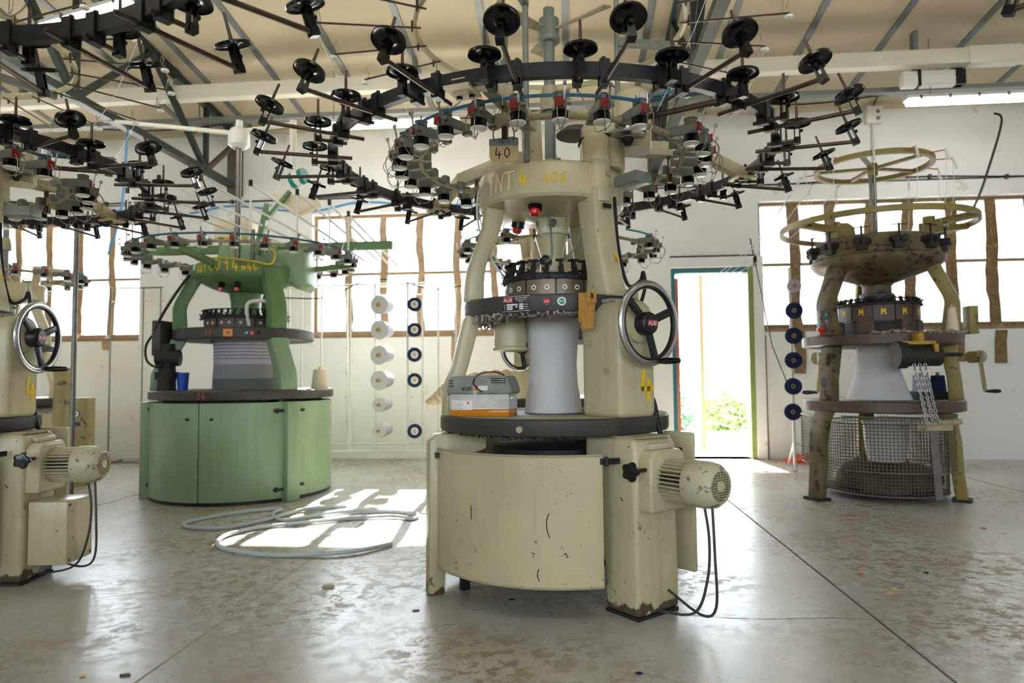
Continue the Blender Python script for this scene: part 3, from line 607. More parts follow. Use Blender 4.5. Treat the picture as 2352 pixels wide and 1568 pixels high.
def smooth_pts(pts, m=5):
    P = spline([(p[0], p[1], p[2]) for p in pts], m); return [tuple(p) for p in P]
def handwheel(root, x, z, R, badge=True):
    Mx = Matrix(((0, 0, 1, x), (0, 1, 0, 0), (1, 0, 0, z), (0, 0, 0, 1)))   # lathe axis -> +x ; local x->z, y->y
    k = 12; prof = [(R+.017*math.cos(2*PI*i/k), .012*math.sin(2*PI*i/k)) for i in range(k)]
    w = MB().lathe(prof, 56, Mx, loop=True).obj('handwheel', 'steel', root, 50)
    prof = [(R-.012+.008*math.cos(2*PI*i/k), .0125*math.sin(2*PI*i/k)) for i in range(k)]
    MB().lathe(prof, 56, Mx, loop=True).obj('inner_rim', 'black_iron', w, 50)
    for g in (22, 142, 283):
        g = rad(g); d = Vector((0, math.cos(g), math.sin(g))); b = MB(); b.beam(Vector((x-.012, 0, z))+d*.03, Vector((x, 0, z))+d*(R-.012), .036, .016, up=(1, 0, 0)); b.obj('spoke', 'black_iron', w, sm=0, bevel=.005)
    MB().lathe([(0, -.05), (.05, -.05), (.05, .0), (.045, .012), (.038, .016), (0, .016)], 28, Mx).obj('hub', 'black_iron', w)
    MB().lathe([(0, .0165), (.034, .0165), (.034, .019), (0, .019)], 28, Mx).obj('badge', 'plate_black', w)
    o = Vector((x+.0196, 0, z)); MB().bx(o.x, o.x+.0006, -.031, .031, z-.0135, z+.0135).obj('badge_panel', 'plate_red', w, sm=0)
    lettering('badge_lettering', 'ALBI', .026, flatmap(o+Vector((.0008, 0, -.009)), (0, 1, 0), (0, 0, 1)), 'paper_white', w)
    g = rad(286); p = Vector((x, math.cos(g)*R, z+math.sin(g)*R)); MB().lathe([(0, -.01), (.01, -.01), (.01, .005), (.012, .02), (.0145, .05), (.0135, .09), (.011, .12), (.0, .122)], 14, Matrix.Translation(p) @ Matrix(((0, 0, 1, 0), (0, 1, 0, 0), (1, 0, 0, 0), (0, 0, 0, 1)))).obj('handle', 'black_plastic', w)
def cylinder_unit(root, r, z0, z1, zt, ncam, ncar, cam_m='cam_steel', dial=True, letter=None):
    MB().ring(r-.1, r-.012, z0-.01, z1, 48).obj('needle_cylinder', 'black_iron', root)
    for i in range(ncam):
        a0 = 2*PI*i/ncam+.02; a1 = 2*PI*(i+1)/ncam-.02
        cb = MB().ring(r-.03, r, z0, z1, 8, a0, a1).obj('cam_box', cam_m, root, 30)
        if dial:
            for q in (.27, .73):
                a = a0+(a1-a0)*q; c = pol(r, a, (z0+z1)/2+.006); n = pol(1, a); M = Matrix.Translation(c) @ n.to_track_quat('Z', 'Y').to_matrix().to_4x4()
                link('dial', shared('dial', lambda: MB().lathe([(.006, 0), (.006, .003), (.012, .003), (.0125, 0)], 18).mesh('dial', 'white_plastic')), cb, M=M)
                link('dial_hole', shared('dialh', lambda: MB().lathe([(0, .001), (.0065, .001)], 12).mesh('dial_hole', 'black_plastic')), cb, M=M)
        if letter: strokes('painted_letter', 'M', .045, cylmap(r+.0015, (a0+a1)/2, z0+.045), 'yellow_paint', cb, .22)
    MB().lathe([(r-.1, z1), (r-.03, z1+.005), (r+.012, z1), (r+.015, z1+.02), (r-.02, z1+.034), (r-.1, z1+.03)], 56, loop=True).obj('carrier_ring', 'grime_and_shade', root, 30)
    def car():
        b = MB(); b.beam((.005, 0, 0), (-.018, 0, .045), .02, .022, up=(1, 0, 0)); b.bx(-.026, -.01, -.008, .008, .03, zt-z1-.028); b.bx(-.038, .004, -.021, .021, zt-z1-.028, zt-z1-.02); b.cyl((.0, .012, .005), (.02, .014, -.016), .004, n=6); b.beam((0, -.01, .012), (.022, -.016, .03), .008, .006); return b.mesh('yarn_carrier', 'grime_and_shade', 25)
    me = shared(('car', round(zt-z1, 3)), car)
    for i in range(ncar): link('yarn_carrier', me, root, M=Matrix.Rotation(2*PI*(i+.3)/ncar, 4, 'Z') @ Matrix.Translation((r, 0, z1+.02)))
def motor(root, x0, z, y=0):
    Mx = Matrix(((0, 0, 1, 0), (0, 1, 0, y), (-1, 0, 0, z), (0, 0, 0, 1)))
    m = MB().lathe([(0, x0), (.075, x0), (.08, x0+.01), (.08, x0+.026), (0, x0+.026)], 32, Mx).obj('motor', 'beige', root); MB().lathe([(0, x0+.026), (.068, x0+.026), (.068, x0+.16), (0, x0+.16)], 32, Mx).obj('motor_core', 'grime_and_shade', m)  # core coloured dark to paint the shade in the gaps between fins
    for i in range(32):
        g = 2*PI*i/32; d = Vector((0, math.cos(g), math.sin(g))); fm = shared('fin', lambda: MB().bx(0, .13, -.0025, .0025, .058, .088).mesh('cooling_fin', 'beige', 0))
        link('cooling_fin', fm, m, M=Matrix.Translation((x0+.028, y, z)) @ Matrix.Rotation(g, 4, 'X'))
    MB().lathe([(.0, x0+.158), (.089, x0+.158), (.093, x0+.165), (.093, x0+.225), (.086, x0+.262), (.07, x0+.283), (.06, x0+.288), (.058, x0+.284)], 36, Mx).obj('fan_cowl', 'beige_chipped', m, 50)
    MB().lathe([(0, x0+.278), (.06, x0+.278)], 24, Mx).obj('grille_back', 'black_plastic', m)
    b = MB()
    for i in range(-6, 7):
        q = i*.0095; l = math.sqrt(max(0, .059**2-q*q))
        b.beam((x0+.285, y+q, z-l), (x0+.285, y+q, z+l), .002, .002, up=(1, 0, 0)); b.beam((x0+.285, y-l, z+q), (x0+.285, y+l, z+q), .002, .002, up=(1, 0, 0))
    b.obj('grille', 'beige', m, sm=0); MB().lathe([(0, x0+.29), (.006, x0+.292), (.012, x0+.29), (.02, x0+.29), (.022, x0+.286), (0, x0+.284)], 18, Mx).obj('grille_cap', 'beige_chipped', m)
    return m
def curved_door(root, r, a0, a1, z0, z1, m, trim=True, hinge=None, knobs=()):
    d = MB().ring(r-.006, r, z0, z1, 28, a0, a1).obj('curved_door', m, root, 30)
    if trim:
        for z in (z0, z1): MB().tube([pol(r+.001, a0+(a1-a0)*i/28, z) for i in range(29)], .005, 6).obj('door_rim', 'beige_dusty' if m == 'beige' else m, d)
    for a, z in hinge or []:
        b = MB(); c = pol(r+.006, a, z); R3 = Matrix.Rotation(a, 3, 'Z'); b.box(c, (.014, .085, .024), M=R3); b.cyl(c+R3 @ Vector((.006, -.02, -.02)), c+R3 @ Vector((.006, -.02, .02)), .009, n=10); b.obj('hinge', 'black_iron', d, sm=0)
    for a, z in knobs: MB().cyl(pol(r, a, z), pol(r+.02, a, z), .011, n=12).obj('knob', 'black_iron', d)
    return d

def albi(root, creel=True, feedR=.655, nfeed=28, skip=(4,), belt='belt_blue', text=True, lower=True, fa=0.0):
    A1, A2 = rad(-108), rad(110)
    # base
    for a in (A1, A2):
        b = MB(); u = pol(1, a); t = pol(1, a+PI/2)
        b.ext([(.36, .735), (.60, .735), (.635, .70), (.64, .0), (.565, .0), (.56, .16), (.535, .2), (.47, .22), (.47, .62), (.36, .66)], t*-.04, u, (0, 0, 1), t*.08); b.obj('base_leg', 'beige_foot', root, 20, .008)
    b = MB(); b.ext([(.36, .735), (.645, .735), (.665, .70), (.66, .42), (.665, .30), (.665, .012), (.475, .012), (.47, .2), (.42, .32), (.40, .42), (.36, .5)], (0, -.13, 0), (1, 0, 0), (0, 0, 1), (0, .26, 0)); gl = b.obj('gearbox_leg', 'beige_foot', root, 20, .022, 4)
    MB().bx(.475, .66, -.125, .125, 0, .014).obj('foot_plate', 'grime_and_shade', gl, sm=0)
    MB().bx(.37, .655, -.105, .1, .735, .742).obj('dust_layer', 'beige_dusty', gl, sm=0)
    b = MB(); b.ext([(-.11, .44), (.105, .44), (.105, .67), (.08, .69), (-.085, .69), (-.11, .66)], (.62, 0, 0), (0, 1, 0), (0, 0, 1), (.11, 0, 0)); b.obj('gear_cover', 'beige', gl, 20, .014, 3)
    MB().bx(.6, .69, -.07, .08, .69, .715).obj('gear_lid', 'beige_chipped', gl, sm=0, bevel=.006)
    motor(root, .69, .57, .005)
    mo = Vector((.8, .0, .48)); b = MB(); b.tube(spline([(.9, .0, .49), (.92, .0, .36), (.9, .01, .2), (.84, .0, .06), (.67, -.02, .03)], 6), .0055, 6); b.tube(spline([(.93, .01, .49), (.945, .0, .3), (.93, .02, .1), (.85, .03, .05), (.67, .05, .1)], 6), .0055, 6); b.obj('motor_cable', 'cable_grey', root)
    kb = MB(); n = 40; kb.ext([((.036+.005*math.cos(5*2*PI*i/n))*math.cos(2*PI*i/n), (.036+.005*math.cos(5*2*PI*i/n))*math.sin(2*PI*i/n)) for i in range(n)], (.70, -.185, .615), (1, 0, 0), (0, 0, 1), (0, -.026, 0)); kb.obj('star_knob', 'black_plastic', gl, 30, .005); MB().cyl((.70, -.1, .615), (.70, -.19, .615), .009, n=10).obj('knob_stem', 'rod_steel', gl)
    curved_door(root, .6, rad(-103), rad(-21), .135, .67, 'beige', hinge=[(rad(-18), .645), (rad(-105), .64)]); SC = root.children[-1]; curved_door(root, .6, rad(115), rad(250), .135, .67, 'beige')
    for a_, z_, pts in ((-43, .39, [(.004, .05), (-.006, .02), (-.004, -.02), (.006, -.05)]), (-77, .42, [(0, .03), (.003, -.03)]), (-47, .19, [(.002, .025), (-.004, .0), (.003, -.025)]), (-58, .47, [(-.02, 0), (.0, .004)])):
        b = MB(); P = spline([(x, y, 0) for x, y in pts], 5); cm_ = cylmap(.6012, rad(a_), z_)
        for p, q in zip(P, P[1:]): b.add([cm_(p.x-.0022, p.y), cm_(p.x+.0022, p.y), cm_(q.x+.0022, q.y), cm_(q.x-.0022, q.y)], [(0, 1, 2, 3)])
        b.obj('scuff_mark', 'grime_and_shade', SC, sm=0)
    b = MB(); b.box((.55, .28, .43), (.16, .028, .62), rz=rad(8)); b.obj('side_panel', 'beige', root, sm=0, bevel=.01); MB().cyl((.575, .262, .66), (.575, .256, .66), .012, n=12).obj('panel_hole', 'black_plastic', root)
    MB().lathe([(0, .12), (.3, .12), (.33, .2), (.33, .5), (.3, .66), (0, .66)], 40).obj('take_down_drum', 'grime_and_shade', root)
    b = MB(); b.beam(pol(.46, rad(-108), .07), pol(.3, rad(-60), .06), .03, .05); b.beam(pol(.46, rad(-108), .0), pol(.46, rad(-108), .22), .04, .03); b.obj('tie_bar', 'black_iron', root, sm=0)
    # table
    tb = MB().lathe([(.0, .74), (.53, .74), (.555, .745), (.56, .755), (.56, .81), (.553, .818), (0, .818)], 88).obj('table_ring', 'dark_iron', root, 30)
    MB().ring(.30, .545, .8183, .8195, 64).obj('dust_layer', 'beige_dusty', tb); MB().cyl(pol(.558, rad(-55), .775), pol(.575, rad(-55), .775), .014, n=10).obj('grease_nipple', 'beige_dusty', tb)
    # fabric tube
    MB().lathe([(.137, 1.31), (.136, 1.25), (.124, 1.14), (.118, 1.05), (.124, .95), (.137, .88), (.143, .82)], 48).obj('fabric_tube', 'fabric_white', root, 60)
    # lower legs and drive housing
    for a in (A1, A2): bent_leg('lower_leg', [(.415, 1.29, .075, .1), (.43, 1.24, .075, .085), (.48, 1.05, .07, .085), (.515, .96, .075, .09), (.52, .815, .085, .1)], .1, root, 'beige', a)
    k = 8; arch = [(-.115, .815), (.115, .815)]+[(.115-.085+.085*math.cos(PI/2*i/k), 1.33-.085+.085*math.sin(PI/2*i/k)) for i in range(k+1)]+[(-.03-.085*math.sin(PI/2*i/k), 1.245+.085*math.cos(PI/2*i/k)) for i in range(k+1)]
    h = MB(); h.ext(arch, (.33, 0, 0), (0, 1, 0), (0, 0, 1), (.24, 0, 0)); h = h.obj('drive_housing', 'beige', root, 30, .028, 4)
    MB().lathe([(0, .565), (.085, .565), (.08, .585), (.04, .6), (.0, .6)], 28, Matrix(((0, 0, 1, 0), (0, 1, 0, 0), (-1, 0, 0, 1.22), (0, 0, 0, 1)))).obj('wheel_boss', 'beige', h)
    b = MB(); b.bx(.32, .5, -.08, .07, 1.32, 1.338); b.obj('dust_layer', 'lint', h, sm=0, bevel=.008)
    for p in ((.39, 1.14), (.5, 1.02)): MB().cyl((p[0], -.112, p[1]), (p[0], -.125, p[1]), .016, n=6).obj('bolt', 'beige_dusty', h)
    if text: strokes('painted_number', '4', .11, flatmap((.5715, .055, .905), (0, 1, 0), (0, 0, 1)), 'yellow_paint', h, .2)
    handwheel(root, .635, 1.22, .168)
    MB().tube(spline([(.42, .13, 1.0), (.5, .16, .9), (.53, .16, .8), (.56, .15, .72)], 6), .012, 8).obj('power_cable', 'cable_black', root)
    # hanging drum under the upper ring
    c = pol(.22, rad(-112)); Mc = Matrix.Translation(c); MB().lathe([(0, 1.12), (.07, 1.12), (.085, 1.125), (.085, 1.14), (.078, 1.145), (.078, 1.25), (.07, 1.28), (0, 1.28)], 32, Mc).obj('hanging_drum', 'beige', root)
    # upper ring
    ur = MB().lathe([(.15, 1.28), (.42, 1.28), (.438, 1.285), (.44, 1.29), (.44, 1.352), (.435, 1.36), (.15, 1.36)], 80, loop=True).obj('upper_ring', 'dark_iron', root, 30)
    b = MB(); R = random.Random(3)
    for i in range(240):
        a = rad(R.uniform(-160, -20)); rr = R.uniform(.3, .435); l = R.uniform(.006, .028)*(1.8 if a < rad(-75) else .8); p = pol(rr, a, 1.283); b.tube([p, p+Vector((R.uniform(-.01, .01), R.uniform(-.01, .01), -l*.6)), p+Vector((R.uniform(-.02, .02), R.uniform(-.02, .02), -l))], [.008, .005, .001], 5)
    o = b.obj('lint_fluff', 'lint', ur); o['kind'] = 'stuff'
    b = MB()
    for i in range(220):
        a = rad(R.uniform(-170, -30)); rr = R.uniform(.44, .55); l = R.uniform(.003, .014); p = pol(rr, a, .742); b.tube([p, p+Vector((R.uniform(-.012, .012), R.uniform(-.012, .012), -l))], [.004, .001], 4)
    o = b.obj('lint_fluff', 'grime_and_shade', tb); o['kind'] = 'stuff'
    for a, m, rim in ((-43.5, 'button_red', 'black_plastic'), (-35, 'button_green', 'white_plastic')):
        n = pol(1, rad(a)); M = Matrix.Translation(pol(.439, rad(a), 1.325)) @ n.to_track_quat('Z', 'Y').to_matrix().to_4x4()
        if a == -43.5: nm = 'red_button'
        else: nm = 'green_button'
        MB().lathe([(.013, 0), (.013, .008), (.019, .008), (.0205, 0)], 24, M).obj('button_rim', rim, ur); MB().lathe([(0, .013), (.010, .012), (.013, .009), (.013, 0)], 20, M).obj(nm, m, ur)
    # maker's plate
    ca = rad(-62); npl = MB().ring(.4405, .4425, 1.288, 1.352, 10, ca-.148, ca+.148).obj('name_plate', 'plate_black', root, 30)
    cm = lambda z: cylmap(.4432, ca, z)
    def patch(name, x0, x1, z0, z1, m, r=.4428):
        MB().ring(.442, r, z0, z1, 4, ca+x0/r, ca+x1/r).obj(name, m, npl, 30)
    patch('logo_panel', -.063, -.012, 1.325, 1.350, 'plate_red')
    lettering('plate_lettering', 'ALBI', .026, cylmap(.4433, ca-.037/.44, 1.329), 'paper_white', npl, .9)
    for i, (tx, sz, zz) in enumerate((('ALBI Maschinenfabrik', .0085, 1.3425), ('Mayer & Cie. KG', .0085, 1.334), ('GERMANY', .006, 1.3275))): lettering('plate_lettering', tx, sz, cylmap(.4433, ca+.026/.44, zz), 'paper_white', npl, .82)
    for i in range(3):
        z = 1.3165-.0095*i
        patch('data_field', -.043, (-.002, -.014, -.014)[i], z-.0035, z+.0035, 'plate_silver'); patch('data_field', .018, .038, z-.0035, z+.0035, 'plate_silver')
        lettering('plate_lettering', ('Typ', 'Nr.', 'Ø')[i], .008, cylmap(.4433, ca-.053/.44, z-.003), 'paper_white', npl); lettering('plate_lettering', ('Teilung', 'Nadeln', 'Jahr')[i], .007, cylmap(.4433, ca+.05/.44, z-.003), 'paper_white', npl, .8)
        if i < 2: patch('data_field', 0, .01, z-.003, z+.003, 'plate_silver')
    for s in (-1, 1): MB().bx(-.0, .0, 0, 0, 0, 0)
    b = MB(); b.ring(.4405, .4435, 1.286, 1.288, 10, ca-.15, ca+.15); b.ring(.4405, .4435, 1.352, 1.354, 10, ca-.15, ca+.15); b.obj('plate_edge', 'steel', npl, 30)
    # knitting head
    cylinder_unit(root, .235, 1.365, 1.455, 1.55, 10, 21)
    MB().lathe([(0, 1.46), (.11, 1.46), (.12, 1.49), (.06, 1.52), (.055, 1.60), (.085, 1.70), (.095, 1.70), (0, 1.70)], 32).obj('dial_cone', 'beige', root)
    MB().lathe([(0, 1.545), (.012, 1.545), (.032, 1.55), (.032, 1.575), (.02, 1.578), (.014, 1.59), (0, 1.59)], 20, Matrix.Translation(pol(.09, rad(-60)))).obj('dial_knob', 'black_iron', root)
    sp = MB(); sp.box((0, 0, 1.745), (.15, .15, .13)); sp = sp.obj('spindle_housing', 'beige', root, sm=30, bevel=.03, seg=4); sp.rotation_euler[2] = rad(-35)
    MB().cyl((0, -.074, 1.75), (0, -.079, 1.75), .024, n=18).obj('sight_glass', 'steel_dull', sp); MB().bx(.03, .068, -.0765, -.074, 1.738, 1.762).obj('type_plate', 'plate_black', sp, sm=0); MB().cyl((.07, 0, 1.75), (.11, 0, 1.75), .018, n=12).obj('port_plug', 'black_plastic', sp)
    # crown
    cr = MB().lathe([(0, 1.79), (.1, 1.785), (.12, 1.79), (.2, 1.80), (.325, 1.812), (.352, 1.818), (.362, 1.832), (.362, 1.965), (.356, 1.978), (.345, 1.984), (.2, 1.99), (0, 1.99)], 72).obj('crown', 'beige', root, 28)
    if text:
        strokes('painted_text', 'INT', .078, cylmap(.3635, rad(-82), 1.864), 'cream_chalk', cr, .13, .78, .12); strokes('painted_text', '4', .06, cylmap(.3635, rad(-61), 1.875), 'yellow_paint', cr, .16, .8, .1); strokes('painted_text', '406', .05, cylmap(.3635, rad(-37.5), 1.875), 'yellow_chalk', cr, .13, .8, .12)
    for a, z, rr in ((-58, 1.80, .245), (198, 1.79, .2)):
        c = pol(rr, rad(a), z+.01); M = Matrix.Translation(c) @ Matrix.Rotation(rad(a), 4, 'Z') @ Matrix.Rotation(PI-rad(14), 4, 'Y')
        w = MB().lathe([(0, -.02), (.034, -.02), (.034, .03), (.025, .033), (.0, .033)], 20, M).obj('warning_lamp', 'black_plastic', root); MB().lathe([(.026, .03), (.026, .045), (.018, .058), (0, .062)], 20, M).obj('lamp_lens', 'button_red', w)
    for a, w_ in ((A1, .09), (A2, .09)): bent_leg('upper_leg', smooth_pts([(.30, 1.83, .1), (.325, 1.70, .085), (.395, 1.52, .08), (.41, 1.355, .09)]), .085, root, 'beige', a, bevel=.02)
    col = bent_leg('column_leg', smooth_pts([(.315, 1.86, .13), (.325, 1.75, .12), (.35, 1.58, .11), (.375, 1.45, .12), (.38, 1.355, .15)]), .125, root, 'beige', 0, bevel=.035)
    if text: strokes('painted_number', '4', .04, flatmap((.428, .03, 1.52), (.0, 1, 0), (-.1, 0, 1)), 'yellow_paint', col, .18)
    MB().bx(.40, .405, -.03, .02, 1.765, 1.785).obj('type_plate', 'plate_black', col, sm=0)
    cl = MB().lathe([(0, 1.8), (.066, 1.8), (.066, 1.86), (.07, 1.865), (.07, 1.875), (.066, 1.88), (.066, 1.985), (.07, 1.99), (.07, 2.0), (.066, 2.005), (.066, 2.1), (.05, 2.12), (0, 2.12)], 36, Matrix.Translation((.33, 0, 0))).obj('column', 'beige', root, 40); MB().cyl((.396, .01, 1.93), (.4, .01, 1.93), .016, n=16).obj('cap_screw', 'beige_dusty', cl)
    b = MB(); b.beam((.25, 0, 1.9), (.33, 0, 1.9), .12, .13); b.obj('crown_bracket', 'beige', root, sm=0, bevel=.01)
    dm = Matrix.Translation((.27, .1, 0)); d = MB().lathe([(0, 1.98), (.105, 1.98), (.108, 2.0), (.108, 2.12), (0, 2.12)], 40, dm).obj('drum_cover', 'beige', root, 40); MB().lathe([(.0, 2.118), (.118, 2.118), (.122, 2.125), (.118, 2.133), (0, 2.133)], 40, dm).obj('drum_lip', 'black_iron', d); MB().lathe([(.1, 2.132), (.104, 2.19), (.09, 2.21), (0, 2.21)], 36, dm).obj('drum_top', 'beige', d)
    dm = Matrix.Translation((.36, .22, 0)); MB().lathe([(0, 2.08), (.088, 2.08), (.09, 2.3), (.08, 2.36), (.05, 2.385), (0, 2.39)], 36, dm).obj('motor_dome', 'beige', root, 50)
    dm = Matrix.Translation((.42, .12, 0)); p_ = MB().lathe([(0, 2.10), (.02, 2.10), (.03, 2.115), (.085, 2.118), (.09, 2.125), (.09, 2.14), (0, 2.14)], 40, dm).obj('belt_pulley', 'steel', root, 40); MB().lathe([(0, 2.07), (.012, 2.07), (.028, 2.1), (.028, 2.117), (0, 2.117)], 18, dm).obj('pulley_hub', 'grime_and_shade', p_)
    b = MB(); b.lathe([(.0, 2.19), (.1, 2.19), (.1, 2.2), (.06, 2.23), (0, 2.23)], 36, Matrix.Translation((.13, .06, 0))); b.obj('fan_bowl', 'dark_iron', root)
    MB().lathe([(.075, 1.985), (.06, 2.03), (.034, 2.07), (.034, 2.09), (0, 2.09)], 28).obj('pole_socket', 'beige_dusty', root); MB().cyl((0, 0, 2.05), (0, 0, 2.88), .0285, n=18).obj('mast', 'feeder_grey', root); MB().lathe([(.03, 2.35), (.05, 2.34), (.05, 2.4), (.036, 2.47), (.03, 2.47)], 24).obj('mast_sleeve', 'beige_dusty', root); MB().cyl((0, 0, 2.55), (0, 0, 2.575), .0295, n=18).obj('paper_band', 'paper_white', root)
    hb = MB().lathe([(0, 2.70), (.05, 2.70), (.058, 2.71), (.058, 2.725), (.052, 2.73), (.052, 2.82), (.03, 2.83), (.016, 2.835), (.016, 2.88), (0, 2.88)], 28).obj('fan_hub', 'feeder_grey', root, 40)
    for a in (rad(20), rad(150), rad(-95)):
        b = MB(); u = pol(1, a); t = pol(1, a+PI/2); tw = .35
        pts = []
        for i in range(6):
            q = i/5; r = .04+.29*q; w = .018+.03*q; n = t*math.cos(tw)+Vector((0, 0, math.sin(tw))); c = u*r+Vector((0, 0, 2.765+.03*q)); pts.append((c-n*w, c+n*w))
        nn = Vector((0, 0, .004))
        for (a0, a1), (c0, c1) in zip(pts, pts[1:]): b.add([a0-nn, a1-nn, c1-nn, c0-nn, a0+nn, a1+nn, c1+nn, c0+nn], [(0, 3, 2, 1), (4, 5, 6, 7), (0, 1, 5, 4), (1, 2, 6, 5), (2, 3, 7, 6), (3, 0, 4, 7)])
        b.obj('fan_blade', 'beige_dusty', root, sm=20)
    # feeder ring
    ZF = 2.067; MB().tube([pol(feedR, 2*PI*i/80, ZF) for i in range(80)], .014, 8, True).obj('feeder_ring', 'beige_dusty', root, 60)
    for i in range(nfeed):
        if i in skip: continue
        feeder(root, feedR, ZF+.006, fa+2*PI*i/nfeed, belt)
    rb = feedR+.1008
    b = MB(); b.ring(rb+.021, rb+.0235, ZF+.03, ZF+.044, 60, fa+rad(-112), fa+rad(38)); b.obj('drive_belt', belt, root)
    b = MB(); b.ring(rb+.021, rb+.0235, ZF+.03, ZF+.044, 40, fa+rad(66), fa+rad(190)); b.obj('drive_belt', belt, root)
    # belt tensioner
    t0 = pol(feedR-.02, fa+rad(46), ZF+.03); t1 = pol(feedR+.33, fa+rad(58), ZF+.05); tb_ = MB().cyl(t0, t1, .013, n=8).obj('tensioner_bar', 'rod_steel', root)
    q = pol(feedR+.26, fa+rad(57.5)); MB().lathe([(0, ZF+.03), (.02, ZF+.03), (.014, ZF+.06), (.014, ZF+.1), (.034, ZF+.1), (.034, ZF+.125), (0, ZF+.125)], 20, Matrix.Translation((q.x, q.y, 0))).obj('tensioner_pulley', 'steel_dull', tb_)
    b = MB(); s0 = pol(feedR+.05, fa+rad(43), ZF+.085)
    for s in (-1, 1):
        off = pol(.034*s, fa+rad(140)); b.beam(s0+off, Vector((q.x, q.y, ZF+.112))+off, .003, .016)
    b.obj('tension_belt', belt, tb_, sm=0); MB().lathe([(0, ZF+.02), (.03, ZF+.02), (.034, ZF+.075), (.034, ZF+.1), (0, ZF+.105)], 20, Matrix.Translation((s0.x, s0.y, 0))).obj('idler_pulley', 'steel', tb_)
    # support arms
    for a in (62, 182, -58):
        a = rad(a); u = pol(1, a); t = pol(1, a+PI/2); re = 1.09 if creel else feedR
        s = MB(); s.beam(u*.27+Vector((0, 0, 1.98)), u*.3+Vector((0, 0, 2.21)), .07, .07, up=(0, 1, .01)); s.beam(u*.25+Vector((0, 0, 2.17)), u*(.8 if creel else feedR-.02)+Vector((0, 0, 2.17)), .065, .075)
        if creel: s.beam(u*.785+Vector((0, 0, 2.175)), u*1.075+Vector((0, 0, 2.045)), .062, .06)
        s = s.obj('support_arm', 'beige', root, sm=0, bevel=.006)
        if creel:
            b = MB(); b.box(u*1.045+Vector((0, 0, 2.036)), (.12, .1, .012), M=Matrix.Rotation(a, 3, 'Z')); b.obj('arm_plate', 'beige', s, sm=0)
            for q in (-.025, .025): MB().cyl(u*1.02+t*q+Vector((0, 0, 2.03)), u*1.02+t*q+Vector((0, 0, 2.018)), .012, n=6).obj('bolt', 'black_iron', s)
        MB().cyl(u*(feedR-.02)+Vector((0, 0, 2.0)), u*(feedR-.02)+Vector((0, 0, 2.15)), .013, n=8).obj('ring_post', 'rod_steel', s)
        MB().box(u*feedR+Vector((0, 0, ZF)), (.05, .05, .045), M=Matrix.Rotation(a, 3, 'Z')).obj('ring_clamp', 'beige_dusty', s, sm=0)
    b = MB(); b.bx(.42, .56, .02, .12, 1.86, 1.91); b.obj('switch_box', 'feeder_grey', root, sm=0, bevel=.004)
    b = MB(); b.tube(spline([pol(.34, rad(-128), 1.99), pol(.37, rad(-132), 1.93), pol(.375, rad(-130), 1.83), pol(.36, rad(-134), 1.72), pol(.3, rad(-140), 1.58), pol(.24, rad(-140), 1.5)], 7), .006, 6); b.tube(spline([pol(.35, rad(-138), 1.98), pol(.375, rad(-140), 1.88), pol(.36, rad(-145), 1.74), pol(.25, rad(-150), 1.52)], 7), .004, 6); b.obj('loose_cable', 'tube_white', root)
    b = MB(); b.tube(spline([(.1, -.1, 1.79), (.15, -.13, 1.68), (.19, -.16, 1.56), (.18, -.19, 1.53)], 6), .005, 6); b.tube(spline([(.3, -.07, 1.68), (.29, -.1, 1.6), (.22, -.12, 1.53)], 6), .004, 6); b.obj('oil_line', 'feeder_grey', root)
    MB().tube(spline([(.38, .065, 1.83), (.39, .075, 1.6), (.42, .1, 1.42), (.47, .13, 1.43), (.49, .13, 1.47), (.5, .13, 1.4), (.49, .1, 1.3)], 6), .008, 8).obj('column_cable', 'cable_black', root)
    if not creel: return
    # yarn holder ring with 22 pairs of holders
    hr = MB().ring(1.055, 1.085, ZR-.026, ZR+.026, 120).obj('holder_ring', 'ring_bar', root, 30)
    for k in range(22):
        holder(root, 1.07, rad(48-99.5+360/22*k), .085, 0.0); holder(root, 1.07, rad(48-94.5+360/22*k), .33, rad(21))
    # upper yarn guide ring
    ZG = 2.76; MB().ring(.672, .69, ZG-.014, ZG+.014, 80).obj('guide_ring', 'beige', root, 30)
    for k in range(22):
        a = rad(48-168+360/22*k)
        def rod():
            b = MB(); b.cyl((-.03, 0, 0), (.49, 0, 0), .005, n=6); b.cyl((.015, 0, -.02), (.015, 0, .035), .006, n=6); return b.mesh('guide_rod', 'rod_steel')
        o = link('guide_rod', shared('rod', rod), root, M=Matrix.Rotation(a, 4, 'Z') @ Matrix.Translation((.68, 0, ZG-.016)))
        link('eyelet', shared('eyelet', lambda: MB().lathe([(.006, -.004), (.02, -.006), (.022, 0), (.02, .006), (.006, .004)], 14, Matrix.Translation((.488, 0, -.018)), loop=True).mesh('eyelet', 'white_plastic')), o)
        def hook():
            b = MB(); b.tube(spline([(.46, 0, 0), (.465, 0, .05), (.47, .008, .07), (.475, .012, .045), (.48, .006, .03), (.485, 0, .065)], 4), .0017, 5); return b.mesh('wire_hook', 'wire')
        link('wire_hook', shared('hook', hook), o)
        if k in (0, 4, 7, 11, 15, 19): link('yarn_strand', shared('strand', lambda: MB().tube(spline([(.488, 0, -.02), (.36, .01, -.3), (.2, .02, -.5), (.09, .0, -.66)], 5), .0013, 4).mesh('yarn_strand', 'tube_white')), o)
    for a in (62, 182, -58):
        a = rad(a); u = pol(1, a); MB().cyl(u*.36+Vector((0, 0, 1.98)), u*.36+Vector((0, 0, ZG+.25)), .014, n=10).obj('guide_post', 'feeder_grey', root); MB().beam(u*.35+Vector((0, 0, ZG-.03)), u*.675+Vector((0, 0, ZG-.03)), .03, .04).obj('guide_bracket', 'feeder_grey', root, sm=0)

